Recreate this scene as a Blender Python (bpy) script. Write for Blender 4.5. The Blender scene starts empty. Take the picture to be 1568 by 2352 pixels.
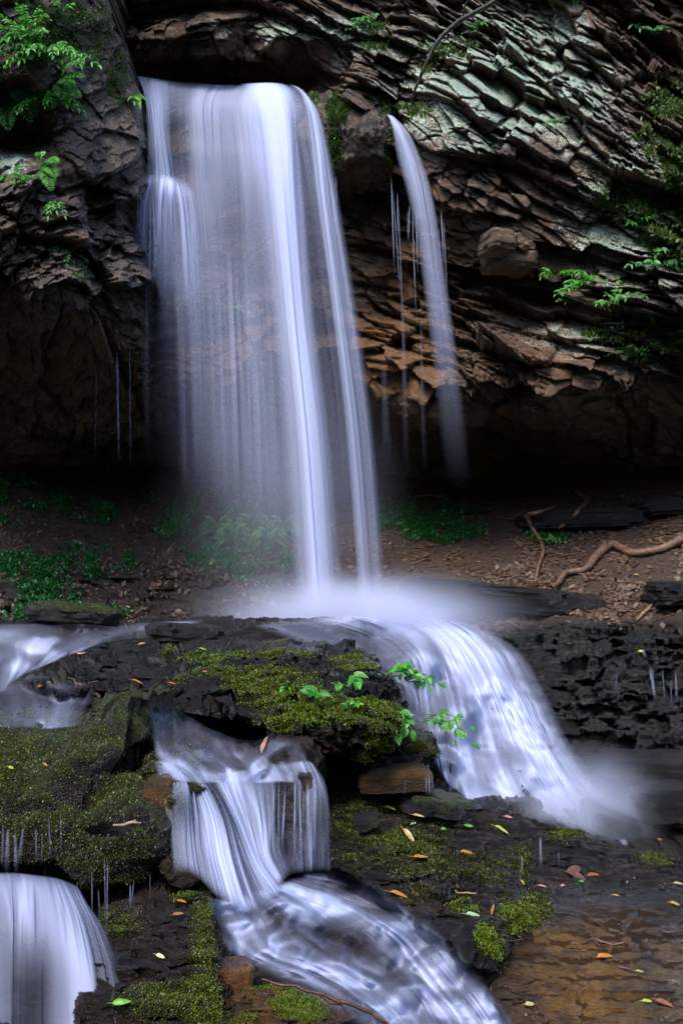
import bpy, math, random
import numpy as np
from mathutils import Vector, Matrix
random.seed(7); rng = np.random.default_rng(11)
sc = bpy.context.scene
COL = sc.collection

# ------------------------------------------------------------ camera
F, CX, HZ, ZC = 2287.0, 784.0, 1330.0, 1.65      # focal length (photo units), centre column, horizon row, eye height
cam_d = bpy.data.cameras.new('camera'); cam = bpy.data.objects.new('camera', cam_d); COL.objects.link(cam)
cam.location = (0, 0, ZC); cam.rotation_euler = (math.radians(90), 0, 0)
cam_d.sensor_fit = 'VERTICAL'; cam_d.sensor_height = 36; cam_d.lens = 36 * F / 2352
cam_d.shift_y = (HZ - 1176) / 2352; cam_d.clip_start = .05; cam_d.clip_end = 500
sc.camera = cam
# ------------------------------------------------------------ sky, sun, exposure
SUN_EL, SUN_AZ = math.radians(51), math.radians(203)
w = bpy.data.worlds.new('World'); sc.world = w; w.use_nodes = True
nt = w.node_tree; bg = nt.nodes['Background']
sky = nt.nodes.new('ShaderNodeTexSky'); sky.sky_type = 'NISHITA'; sky.sun_disc = False
sky.sun_elevation = SUN_EL; sky.sun_rotation = SUN_AZ
nt.links.new(sky.outputs[0], bg.inputs[0]); bg.inputs[1].default_value = 0.15
sd = bpy.data.lights.new('sun', 'SUN'); so = bpy.data.objects.new('sun', sd); COL.objects.link(so)
sd.energy = 1.35; sd.angle = math.radians(25); sd.color = (1, .93, .84)
dv = Vector((math.sin(SUN_AZ) * math.cos(SUN_EL), math.cos(SUN_AZ) * math.cos(SUN_EL), math.sin(SUN_EL)))
so.rotation_euler = dv.to_track_quat('Z', 'Y').to_euler(); so.location = dv * 30
sc.view_settings.view_transform = 'Standard'; sc.view_settings.look = 'None'
sc.view_settings.exposure = 1.7; sc.view_settings.gamma = 1
sc.cycles.transparent_max_bounces = 32; sc.cycles.max_bounces = 7; sc.cycles.volume_bounces = 3

# ------------------------------------------------------------ numpy noise
def _h(a, b, c, s):
    h = (a.astype(np.int64) * 374761393 + b.astype(np.int64) * 668265263 + c.astype(np.int64) * 2147483647 + s * 974634777) & 0xffffffff
    h = ((h ^ (h >> 13)) * 1274126177) & 0xffffffff
    h = ((h ^ (h >> 16)) * 2246822519) & 0xffffffff
    return ((h ^ (h >> 15)) & 0xffffff).astype(np.float32) / 16777216.0
def vnoise(x, y, z, s=0):
    xi, yi, zi = np.floor(x), np.floor(y), np.floor(z)
    fx, fy, fz = x - xi, y - yi, z - zi
    fx, fy, fz = [q * q * (3 - 2 * q) for q in (fx, fy, fz)]
    r = 0
    for dx in (0, 1):
        wx = fx if dx else 1 - fx
        for dy in (0, 1):
            wy = fy if dy else 1 - fy
            for dz in (0, 1):
                wz = fz if dz else 1 - fz
                r = r + wx * wy * wz * _h(xi + dx, yi + dy, zi + dz, s)
    return r
def fbm(x, y, z, sc_, o=4, s=0, g=.5):
    r = 0; a = 1; t = 0
    for i in range(o):
        f = sc_ * 2 ** i
        r = r + a * vnoise(x * f + 17.3 * i, y * f + 5.1 * i, z * f + 9.7 * i, s + i); t += a; a *= g
    return r / t                                                    # 0..1
def vor(u, v, s=0, jit=.9):
    iu, iv = np.floor(u), np.floor(v); f1 = np.full(u.shape, 9., np.float32); f2 = f1.copy()
    cid = np.zeros(u.shape, np.float32); du = cid.copy(); dvv = cid.copy(); z0 = np.zeros_like(iu)
    for a in (-1, 0, 1):
        for b in (-1, 0, 1):
            cu, cv = iu + a, iv + b
            px = cu + .5 + jit * (_h(cu, cv, z0, s) - .5); py = cv + .5 + jit * (_h(cu, cv, z0, s + 1) - .5)
            d = np.maximum(np.abs(u - px), np.abs(v - py)) * .6 + np.hypot(u - px, v - py) * .4
            c = _h(cu, cv, z0, s + 2); m = d < f1
            f2 = np.where(m, f1, np.minimum(f2, d)); f1 = np.where(m, d, f1)
            cid = np.where(m, c, cid); du = np.where(m, u - px, du); dvv = np.where(m, v - py, dvv)
    return f1, f2, cid, du, dvv
def sstep(a, b, x):
    t = np.clip((x - a) / (b - a), 0, 1); return t * t * (3 - 2 * t)

# ------------------------------------------------------------ helpers
def P(px, py, d):
    return np.stack([(px - CX) / F * d, d + 0 * px, ZC - (py - HZ) / F * d], -1)
def tag(o, label=None, cat=None, group=None, kind=None):
    if label: o['label'] = label
    if cat: o['category'] = cat
    if group: o['group'] = group
    if kind: o['kind'] = kind
    return o
def mkmesh(name, V, Fc, mats, attrs=None, smooth=True, parent=None, uv=None):
    """V (n,3), Fc (m,k) all same k"""
    me = bpy.data.meshes.new(name); k = Fc.shape[1]
    me.vertices.add(len(V)); me.vertices.foreach_set('co', V.astype(np.float32).ravel())
    me.loops.add(Fc.size); me.loops.foreach_set('vertex_index', Fc.astype(np.int32).ravel())
    me.polygons.add(len(Fc)); me.polygons.foreach_set('loop_start', np.arange(0, Fc.size, k, dtype=np.int32))
    me.polygons.foreach_set('loop_total', np.full(len(Fc), k, np.int32))
    if smooth: me.polygons.foreach_set('use_smooth', np.ones(len(Fc), bool))
    me.update(calc_edges=True)
    for n, a in (attrs or {}).items():
        at = me.attributes.new(n, 'FLOAT', 'POINT'); at.data.foreach_set('value', a.astype(np.float32).ravel())
    me.materials.append(mats)
    o = bpy.data.objects.new(name, me); COL.objects.link(o)
    if parent: o.parent = parent
    return o
def rbf(ctrl, X, Y, c=40.):
    C = np.array(ctrl, float); n = len(C); q = C[:, :2] / 400.
    R = np.sqrt(((q[:, None] - q[None]) ** 2).sum(-1) + (c / 400.) ** 2)
    A = np.zeros((n + 3, n + 3)); A[:n, :n] = R; A[:n, n] = 1; A[:n, n + 1:] = q; A[n, :n] = 1; A[n + 1:, :n] = q.T
    b = np.zeros(n + 3); b[:n] = C[:, 2]; s = np.linalg.solve(A, b)
    out = s[n] + s[n + 1] * X / 400. + s[n + 2] * Y / 400.
    for i in range(n): out = out + s[i] * np.sqrt((X / 400. - q[i, 0]) ** 2 + (Y / 400. - q[i, 1]) ** 2 + (c / 400.) ** 2)
    return out
def sdf(poly, X, Y):
    p = np.array(poly, float); best = np.full(X.shape, 1e9); ins = np.zeros(X.shape, bool); BX = X.copy(); BY = Y.copy()
    for i in range(len(p)):
        a, b = p[i], p[(i + 1) % len(p)]; e = b - a
        t = np.clip(((X - a[0]) * e[0] + (Y - a[1]) * e[1]) / (e @ e), 0, 1)
        qx, qy = a[0] + t * e[0], a[1] + t * e[1]; d = np.hypot(X - qx, Y - qy); m = d < best
        best = np.where(m, d, best); BX = np.where(m, qx, BX); BY = np.where(m, qy, BY)
        c = ((a[1] > Y) != (b[1] > Y)) & (X < (b[0] - a[0]) * (Y - a[1]) / (b[1] - a[1] + 1e-12) + a[0]); ins ^= c
    return np.where(ins, best, -best), BX, BY
# depth buffer over the photo plane, used to rest water, leaves and plants on the ground built so far
ZS = 4; ZX0, ZY0 = -420, -420; ZW, ZH = 620, 800
ZB = np.full((ZH, ZW), 99., np.float32)
def zput(V):
    d = V[:, 1]; ok = d > .5; V = V[ok]; d = d[ok]
    x = ((CX + V[:, 0] / d * F) - ZX0) / ZS; y = ((HZ - (V[:, 2] - ZC) / d * F) - ZY0) / ZS
    xi, yi = x.astype(int), y.astype(int); ok = (xi >= 0) & (xi < ZW) & (yi >= 0) & (yi < ZH)
    np.minimum.at(ZB, (yi[ok], xi[ok]), d[ok])
_zc = {}
def zfill():
    k = float(ZB.sum())
    if k in _zc: return _zc[k]
    B = ZB.copy()
    for _ in range(8):
        m = B > 30; n = np.min([np.roll(B, k, a) for k in (1, -1) for a in (0, 1)], 0); B = np.where(m, n, B)
    # close pin-holes where a nearer surface is sampled thinly
    n = np.median([np.roll(B, k, a) for k in (1, -1) for a in (0, 1)], 0); B = np.minimum(B, n + .05)
    _zc.clear(); _zc[k] = np.minimum(B, 30); return _zc[k]
_zb = {}
def zget(px, py, blur=0, near=0):
    B = zfill(); key = (float(ZB.sum()), blur, near)
    for _ in range(near if key not in _zb else 0): B = np.min([B] + [np.roll(B, k, a) for k in (1, -1) for a in (0, 1)], 0)
    if blur and key in _zb: B = _zb[key]
    elif blur:
        for _ in range(blur):
            B = (B + np.roll(B, 1, 0) + np.roll(B, -1, 0)) / 3; B = (B + np.roll(B, 1, 1) + np.roll(B, -1, 1)) / 3
        _zb[key] = B
    xi = np.clip(((np.asarray(px, float) - ZX0) / ZS), 0, ZW - 2); yi = np.clip(((np.asarray(py, float) - ZY0) / ZS), 0, ZH - 2)
    a, b = xi.astype(int), yi.astype(int); fx, fy = xi - a, yi - b
    return (B[b, a] * (1 - fx) + B[b, a + 1] * fx) * (1 - fy) + (B[b + 1, a] * (1 - fx) + B[b + 1, a + 1] * fx) * fy

# ------------------------------------------------------------ materials
def NM(name):
    m = bpy.data.materials.new(name); m.use_nodes = True; t = m.node_tree; t.nodes.clear()
    out = t.nodes.new('ShaderNodeOutputMaterial'); return m, t, out
class G:
    """tiny node helper"""
    def __init__(s, t): s.t = t
    def n(s, ty, **k):
        x = s.t.nodes.new(ty)
        for a, b in k.items(): setattr(x, a, b)
        return x
    def put(s, inp, v):
        if hasattr(v, 'links') or isinstance(v, bpy.types.NodeSocket): s.t.links.new(v, inp)
        elif isinstance(v, (tuple, list)): inp.default_value = tuple(v) + ((1,) if len(v) == 3 and len(inp.default_value) == 4 else ())
        else: inp.default_value = v
    def math(s, op, a, b=0., c=0., cl=False):
        x = s.n('ShaderNodeMath', operation=op, use_clamp=cl); s.put(x.inputs[0], a); s.put(x.inputs[1], b); s.put(x.inputs[2], c); return x.outputs[0]
    def attr(s, name): return s.n('ShaderNodeAttribute', attribute_name=name).outputs['Fac']
    def mix(s, f, a, b, bt='MIX'):
        x = s.n('ShaderNodeMix', data_type='RGBA', blend_type=bt); s.put(x.inputs[0], f); s.put(x.inputs[6], a); s.put(x.inputs[7], b); return x.outputs[2]
    def co(s, scale=(1, 1, 1), rot=(0, 0, 0)):
        c = s.n('ShaderNodeTexCoord'); m = s.n('ShaderNodeMapping'); s.t.links.new(c.outputs['Object'], m.inputs[0])
        m.inputs['Scale'].default_value = scale; m.inputs['Rotation'].default_value = rot; return m.outputs[0]
    def noise(s, co, sc_, det=5, r=.6, dist=0.):
        x = s.n('ShaderNodeTexNoise'); s.t.links.new(co, x.inputs['Vector']); x.inputs['Scale'].default_value = sc_
        x.inputs['Detail'].default_value = det; x.inputs['Roughness'].default_value = r; x.inputs['Distortion'].default_value = dist; return x.outputs['Fac']
    def ramp(s, f, a, b, lo=0., hi=1.):
        x = s.n('ShaderNodeMapRange', clamp=True, interpolation_type='SMOOTHSTEP'); s.put(x.inputs[0], f)
        x.inputs[1].default_value = a; x.inputs[2].default_value = b; x.inputs[3].default_value = lo; x.inputs[4].default_value = hi; return x.outputs[0]
def rock_mat(name, dark, mid, light, rust=(.16, .07, .02), rough=(.35, .75), stretch=(1, 1, 2.5), lich_col=(.34, .46, .32), rot=(0, 0, 0)):
    m, t, out = NM(name); g = G(t)
    co = g.co(stretch, rot); ci = g.co()
    n1 = g.noise(co, 1.6, 8, .65, .5); n2 = g.noise(co, 7, 6, .7); n3 = g.noise(ci, 40, 4, .7); n4 = g.noise(ci, 3.2, 5, .7)
    c = g.mix(g.ramp(n1, .35, .62), dark, mid); c = g.mix(g.ramp(n2, .48, .72), c, light)
    c = g.mix(g.math('MULTIPLY', g.ramp(n4, .5, .68), .75), c, rust)
    ra = g.math('MULTIPLY', g.attr('rust'), g.ramp(n2, .3, .6)); c = g.mix(ra, c, tuple(q * 1.6 for q in rust))
    so_ = g.ramp(n3, .3, .7); c = g.mix(g.attr('soil'), c, g.mix(so_, (.026, .014, .008), (.10, .056, .034)))
    c = g.mix(g.attr('slate'), c, g.mix(g.ramp(n1, .35, .65), (.0035, .0032, .004), (.014, .011, .010)))
    c = g.mix(g.ramp(n3, .35, .65, .35, 0), c, (.012, .010, .009))
    geo = g.n('ShaderNodeNewGeometry'); sx = g.n('ShaderNodeSeparateXYZ'); t.links.new(geo.outputs['Normal'], sx.inputs[0])
    up = g.ramp(sx.outputs[2], -.35, .5)
    # lichen: crisp patches on faces that look up and out
    l1 = g.noise(g.co((1, 1, 1.3)), 6, 8, .8); l2 = g.noise(ci, 38, 4, .85)
    lm = g.math('ADD', g.math('MULTIPLY', l1, .5), g.math('MULTIPLY', l2, .5))
    lm = g.math('ADD', lm, g.math('MULTIPLY', g.math('SUBTRACT', g.attr('lichen'), 1.), .32))
    lm = g.math('ADD', lm, g.math('MULTIPLY', g.math('SUBTRACT', up, 1.), .16))
    lf = g.ramp(lm, .435, .465)
    lc = g.mix(g.ramp(n4, .4, .6), lich_col, (.22, .30, .20)); lc = g.mix(g.ramp(l2, .5, .65), lc, (.66, .68, .66))
    c = g.mix(lf, c, lc)
    # moss
    m1 = g.noise(ci, 7, 6, .75); mm = g.math('ADD', m1, g.math('SUBTRACT', g.attr('moss'), .78))
    mm = g.math('ADD', mm, g.math('MULTIPLY', g.math('SUBTRACT', up, 1.), .25)); mf = g.ramp(mm, .34, .48)
    mc = g.mix(g.ramp(n3, .35, .65), (.008, .011, .002), (.055, .075, .008)); mc = g.mix(g.ramp(n2, .4, .7), mc, (.022, .015, .005))
    c = g.mix(mf, c, mc)
    b = g.n('ShaderNodeBsdfPrincipled'); t.links.new(c, b.inputs['Base Color'])
    wet = g.attr('wet'); ro = g.math('SUBTRACT', g.ramp(n2, .3, .7, rough[0] + .1, rough[1]), g.math('MULTIPLY', wet, .38))
    ro = g.math('ADD', ro, g.math('MULTIPLY', lf, .35)); ro = g.math('MAXIMUM', g.math('ADD', ro, g.math('MULTIPLY', mf, .2)), .16)
    g.put(b.inputs['Roughness'], ro); b.inputs['Specular IOR Level'].default_value = .5
    bh = g.math('ADD', g.math('MULTIPLY', g.noise(co, 18, 8, .75), .6), g.math('MULTIPLY', g.noise(ci, 70, 4, .7), .35))
    bp = g.n('ShaderNodeBump'); bp.inputs['Strength'].default_value = 1.; bp.inputs['Distance'].default_value = .06
    t.links.new(bh, bp.inputs['Height']); t.links.new(bp.outputs[0], b.inputs['Normal']); t.links.new(b.outputs[0], out.inputs[0])
    return m
def leaf_mat(name, c1, c2, rough=.45, trans=.3):
    m, t, out = NM(name); g = G(t)
    v = g.attr('tint'); c = g.mix(v, c1, c2); n = g.noise(g.co(), 30, 3); c = g.mix(g.ramp(n, .3, .7, 0, .35), c, tuple(q * .5 for q in c1))
    b = g.n('ShaderNodeBsdfPrincipled'); t.links.new(c, b.inputs['Base Color']); b.inputs['Roughness'].default_value = rough
    tr = g.n('ShaderNodeBsdfTranslucent'); t.links.new(c, tr.inputs[0]); mx = g.n('ShaderNodeMixShader'); mx.inputs[0].default_value = trans
    t.links.new(b.outputs[0], mx.inputs[1]); t.links.new(tr.outputs[0], mx.inputs[2]); t.links.new(mx.outputs[0], out.inputs[0]); return m
def water_white(name, col=(.59, .645, .90), tl=.3):  # blue cast of the skylight is put into the white water's colour
    m, t, out = NM(name); g = G(t)
    df = g.n('ShaderNodeBsdfDiffuse'); df.inputs[0].default_value = col + (1,)
    tr = g.n('ShaderNodeBsdfTranslucent'); tr.inputs[0].default_value = col + (1,)
    a = g.n('ShaderNodeMixShader'); a.inputs[0].default_value = tl; t.links.new(df.outputs[0], a.inputs[1]); t.links.new(tr.outputs[0], a.inputs[2])
    tp = g.n('ShaderNodeBsdfTransparent'); mx = g.n('ShaderNodeMixShader'); t.links.new(g.attr('alpha'), mx.inputs[0])
    t.links.new(tp.outputs[0], mx.inputs[1]); t.links.new(a.outputs[0], mx.inputs[2]); t.links.new(mx.outputs[0], out.inputs[0]); return m
def water_clear(name, tint=(.55, .42, .30), gloss=.28, col=(.59, .645, .90)):  # foam colour carries the same painted skylight blue
    """clear brown-tinged moving water that turns white where the 'alpha' attribute says it foams"""
    m, t, out = NM(name); g = G(t)
    tp = g.n('ShaderNodeBsdfTransparent'); tp.inputs[0].default_value = tint + (1,)
    gl = g.n('ShaderNodeBsdfGlossy'); gl.inputs['Roughness'].default_value = .18; gl.inputs[0].default_value = (1, 1, 1, 1)
    df0 = g.n('ShaderNodeBsdfDiffuse'); df0.inputs[0].default_value = (.045, .032, .022, 1)
    m0 = g.n('ShaderNodeMixShader'); m0.inputs[0].default_value = .35; t.links.new(tp.outputs[0], m0.inputs[1]); t.links.new(df0.outputs[0], m0.inputs[2])
    fr = g.n('ShaderNodeFresnel'); fr.inputs[0].default_value = 1.33
    bp = g.n('ShaderNodeBump'); bp.inputs['Strength'].default_value = .25; bp.inputs['Distance'].default_value = .03
    t.links.new(g.noise(g.co((1, 1, 1)), 9, 3), bp.inputs['Height']); t.links.new(bp.outputs[0], gl.inputs['Normal'])
    m1 = g.n('ShaderNodeMixShader'); t.links.new(g.math('MULTIPLY', fr.outputs[0], gloss), m1.inputs[0]); t.links.new(m0.outputs[0], m1.inputs[1]); t.links.new(gl.outputs[0], m1.inputs[2])
    df = g.n('ShaderNodeBsdfDiffuse'); df.inputs[0].default_value = col + (1,)
    m2 = g.n('ShaderNodeMixShader'); t.links.new(g.attr('alpha'), m2.inputs[0]); t.links.new(m1.outputs[0], m2.inputs[1]); t.links.new(df.outputs[0], m2.inputs[2])
    tp2 = g.n('ShaderNodeBsdfTransparent'); m3 = g.n('ShaderNodeMixShader'); t.links.new(g.attr('cover'), m3.inputs[0])
    t.links.new(tp2.outputs[0], m3.inputs[1]); t.links.new(m2.outputs[0], m3.inputs[2]); t.links.new(m3.outputs[0], out.inputs[0]); return m

M_CLIFF = rock_mat('cliff_rock', (.028, .018, .011), (.13, .080, .046), (.30, .20, .13), rust=(.17, .075, .02), rough=(.45, .8))
M_LEFT = rock_mat('left_cliff_rock', (.030, .022, .018), (.15, .108, .080), (.30, .22, .17), rust=(.10, .05, .022), rough=(.35, .7), stretch=(1.2, 1, 1))
M_SLATE = rock_mat('wet_slate', (.003, .003, .0035), (.011, .009, .0085), (.030, .024, .020), rust=(.030, .015, .007), rough=(.2, .45), stretch=(1, 1, 4))
M_SHELF = rock_mat('shelf_rock', (.008, .005, .003), (.030, .018, .010), (.065, .040, .020), rust=(.13, .060, .008), rough=(.15, .4), stretch=(1, 1, 3))
M_BANK = rock_mat('bank_soil', (.020, .012, .008), (.060, .036, .022), (.11, .072, .048), rust=(.09, .045, .02), rough=(.5, .85), stretch=(1, 1, 2))

# ------------------------------------------------------------ rock masses
TUFT = []          # (positions, normals, density attr) gathered for moss
def mass(name, poly, ctrl, mat, step=2.5, disp=None, attrs=None, roll=(0, 0), skirt=10, back=.8, bbox=None, warp=0., kind='structure'):
    if poly:
        p = np.array(poly, float); x0, y0 = p.min(0) - 12 - warp; x1, y1 = p.max(0) + 12 + warp
    else: x0, y0, x1, y1 = bbox
    if poly: x0 -= skirt * step; x1 += skirt * step; y0 -= skirt * step; y1 += skirt * step
    xs = np.arange(x0, x1, step); ys = np.arange(y0, y1, step); X, Y = np.meshgrid(xs, ys)
    if poly:
        wx = X + warp * 2 * (fbm(X, Y, X * 0 + 3, 1 / 55., 4, 91) - .5); wy = Y + warp * 2 * (fbm(X, Y, X * 0 + 8, 1 / 55., 4, 92) - .5)
        S, BX, BY = sdf(poly, wx, wy); BX = BX + X - wx; BY = BY + Y - wy
        keep = S > -skirt * step
        o = S < 0; qx = np.where(o, BX, X); qy = np.where(o, BY, Y)
    else: S = np.full(X.shape, 1e3); keep = np.ones(X.shape, bool); o = ~keep; qx, qy = X, Y
    D = rbf(ctrl, qx, qy)
    if roll[0]:
        q = np.clip(S / roll[0], 0, 1); D = D + roll[1] * (1 - np.sqrt(np.clip(1 - (1 - q) ** 2, 0, 1)))
    B = P(qx, qy, D); B[..., 1] += np.where(o, -S / (skirt * step) * back, 0)
    du = np.gradient(B, axis=1); dw = np.gradient(B, axis=0); N = np.cross(dw, du); N /= np.linalg.norm(N, axis=-1, keepdims=True) + 1e-9
    N[N[..., 1] > 0] *= 1
    flip = (N * (B - np.array([0, 0, ZC]))).sum(-1) > 0; N[flip & (S > 0)] *= -1
    ctx = dict(X=qx, Y=qy, S=S, B=B, N=N, D=D, back=np.where(o, -S / (skirt * step) * back, 0))
    if disp is not None:
        B = disp(ctx)
    A = attrs(ctx) if attrs else {}
    for k in ('moss', 'lichen', 'rust', 'soil', 'wet', 'slate'):
        A.setdefault(k, np.zeros(X.shape)); A[k] = np.clip(A[k] + 0 * X, 0, 1)
    idx = np.arange(X.size).reshape(X.shape)
    f = np.stack([idx[:-1, :-1], idx[1:, :-1], idx[1:, 1:], idx[:-1, 1:]], -1).reshape(-1, 4)
    kk = keep.ravel(); f = f[kk[f].all(1)]
    used = np.unique(f); rm = np.full(X.size, -1); rm[used] = np.arange(len(used)); f = rm[f]
    V = B.reshape(-1, 3)[used]; A = {k: v.ravel()[used] for k, v in A.items()}
    ob = mkmesh(name, V, f, mat, A); 
    if kind: ob['kind'] = kind
    zput(V)
    du = np.gradient(B, axis=1); dw = np.gradient(B, axis=0); N2 = np.cross(dw, du); N2 /= np.linalg.norm(N2, axis=-1, keepdims=True) + 1e-9
    N2 = N2.reshape(-1, 3)[used]; fl = (N2 * (V - np.array([0, 0, ZC]))).sum(-1) > 0; N2[fl] *= -1
    inside = (S.ravel()[used] > 0)
    return dict(ob=ob, V=V, N=N2, A=A, inside=inside, px=X.ravel()[used], py=Y.ravel()[used])
def blob(X, Y, lst):
    r = np.zeros(X.shape)
    for (x, y, rx, ry, a) in lst: r = np.maximum(r, a * np.exp(-(((X - x) / rx) ** 2 + ((Y - y) / ry) ** 2) ** 1.5))
    return r
def add_n(c, h):          # displace along normal
    return c['B'] + c['N'] * h[..., None]

# ---- main cliff -----------------------------------------------------------
def strata(X, Y):
    g = .62 * (np.sqrt(np.maximum(X - 640, 0) ** 2 + 120 ** 2) - 120) * (X > 640) - .05 * (X - 640) * (X < 640)
    w_ = 1 - .5 * sstep(450, 950, Y); return Y - g * w_
def cliff_disp(c):
    X, Y, B = c['X'], c['Y'], c['B']
    z = X * 0
    s = strata(X, Y) + 75 * (fbm(X, Y, z, 1 / 260., 2, 5) - .5) + 5 * (fbm(X, Y, z, 1 / 40., 2, 6) - .5)
    t = X + .5 * Y * sstep(500, 800, X) + 40 * (fbm(X, Y, z, 1 / 120., 3, 7) - .5)
    h = 0
    for i, (lu, lv, amp, tilt, sd_) in enumerate([(330, 150, .62, .46, 10), (150, 74, .40, .29, 20), (72, 38, .19, .14, 30), (30, 17, .06, .055, 40), (11, 7, .02, .02, 50)]):
        f1, f2, cid, du, dv_ = vor(t / lu, s / lv, sd_)
        c2 = (cid * 7.31) % 1; c3 = (cid * 13.7) % 1
        va = 1 if i < 2 else .15 + 2.1 * sstep(.3, .75, fbm(X, Y, z, 1 / 110., 3, 140 + i))
        h = h + va * (amp * (cid - .5) + tilt * (dv_ * (.3 + 1.2 * c2) + du * (c3 - .5) * .9))
        h = h - va * amp * .16 * (1 - sstep(0, .10, f2 - f1)) * (cid > .45)
    soft = 1 - .55 * sstep(900, 1030, Y) - .0 * X
    vb = sstep(330, 380, X) * (1 - sstep(820, 900, X)) * sstep(200, 330, Y) * .35
    h = h * soft * (1 - vb) * (.55 + .6 * fbm(X, Y, z, 1 / 260., 2, 9)) * 1.05
    h = h + .10 * (fbm(X, Y, z, 1 / 90., 5, 3) - .5)
    lipz = np.maximum(blob(X, Y, [(400, 190, 150, 60, 1), (580, 190, 120, 48, 1)]), 0); h = h * (1 - .9 * lipz) - .25 * lipz
    T = np.array([0, 0, ZC]) - B; T = T / np.linalg.norm(T, axis=-1, keepdims=True); N = c['N'] * .22 + T * .78; N = N / np.linalg.norm(N, axis=-1, keepdims=True); c['N'] = N
    return add_n(c, h)
def cliff_attr(c):
    X, Y = c['X'], c['Y']
    li = blob(X, Y, [(1150, 200, 420, 330, 1), (1450, 500, 260, 300, .95), (700, 90, 330, 90, .95), (1350, 760, 260, 90, .85), (1070, 890, 120, 50, .95),
                     (1170, 590, 110, 70, .9), (1500, 830, 160, 60, .8), (1260, 930, 160, 70, .6), (540, 120, 60, 60, .7), (980, 290, 70, 60, 1)])
    li *= 1 - .75 * blob(X, Y, [(1200, 420, 90, 80, 1), (900, 700, 220, 330, 1), (1250, 680, 100, 60, .9), (1080, 620, 60, 90, .8)])
    mo = blob(X, Y, [(1540, 230, 70, 60, 1), (1540, 560, 90, 60, 1), (1560, 420, 50, 120, .8), (1450, 480, 120, 100, .6), (850, 80, 90, 50, .7), (1000, 130, 120, 60, .55), (1060, 100, 60, 40, .5),
                     (1500, 330, 60, 80, .7), (1400, 760, 120, 40, .65), (480, 720, 90, 60, .75), (1480, 820, 90, 30, .8), (900, 250, 160, 40, .6)])
    ru = blob(X, Y, [(640, 160, 70, 22, 1), (900, 820, 120, 120, .9), (930, 640, 90, 120, .5), (540, 790, 90, 90, .55), (1010, 560, 60, 120, .5), (1250, 830, 120, 60, .4), (950, 450, 90, 40, .4)])
    we = blob(X, Y, [(600, 650, 330, 420, .9), (600, 170, 300, 50, .8), (1000, 600, 140, 320, .6), (1100, 1000, 500, 100, .4)]) + .12
    return dict(lichen=li, moss=mo, rust=ru, wet=we)
cliff_ctrl = [(-400, -400, 13.5), (300, -400, 13.6), (1000, -400, 13.2), (1900, -400, 11.6),
    (300, 0, 13.0), (600, 0, 12.5), (800, 0, 12.3), (1100, 0, 12.2), (1420, 0, 11.9), (1500, 20, 12.4), (1568, 40, 12.9), (1900, 0, 12.0),
    (340, 110, 13.1), (480, 120, 12.9), (640, 120, 12.25), (320, 165, 13.9), (520, 172, 13.9), (680, 180, 13.3), (420, 168, 13.9), (600, 176, 13.8), (340, 215, 13.1), (520, 215, 13.1), (700, 225, 12.5), (820, 205, 12.2), (930, 240, 12.6),
    (1000, 250, 11.6), (1200, 200, 11.7), (1450, 200, 11.3), (1600, 250, 11.2), (1900, 300, 11.0),
    (350, 420, 12.75), (500, 420, 12.9), (700, 450, 13.1), (900, 420, 12.9), (1030, 400, 11.5), (1220, 400, 11.1), (1450, 450, 10.9), (1600, 500, 10.7),
    (350, 700, 12.8), (600, 700, 12.9), (900, 700, 12.7), (1060, 620, 12.1), (1180, 560, 11.2), (1240, 690, 12.0), (1400, 700, 11.0), (1600, 700, 10.8),
    (400, 880, 12.6), (600, 900, 12.8), (900, 860, 12.0), (1070, 880, 11.3), (1260, 900, 11.2), (1500, 860, 11.0), (1600, 800, 11.5), (1330, 780, 10.9), (1900, 860, 11.0),
    (-400, 960, 14.6), (0, 960, 14.6), (200, 960, 14.6), (600, 970, 14.2), (900, 960, 13.4), (1100, 960, 12.8), (1300, 980, 12.8), (1568, 950, 12.5), (1900, 950, 12.5),
    (-400, 1060, 16.3), (300, 1060, 16.3), (800, 1050, 16.2), (1200, 1050, 15.6), (1568, 1050, 15.3), (1900, 1050, 15),
    (-400, 1180, 17), (800, 1180, 17), (1900, 1180, 16.5), (-400, 500, 13.2), (-100, 700, 13.5)]
R_CLIFF = mass('cliff', None, cliff_ctrl, M_CLIFF, step=2.2, disp=cliff_disp, attrs=cliff_attr, bbox=(-340, -330, 1900, 1190))

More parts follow.
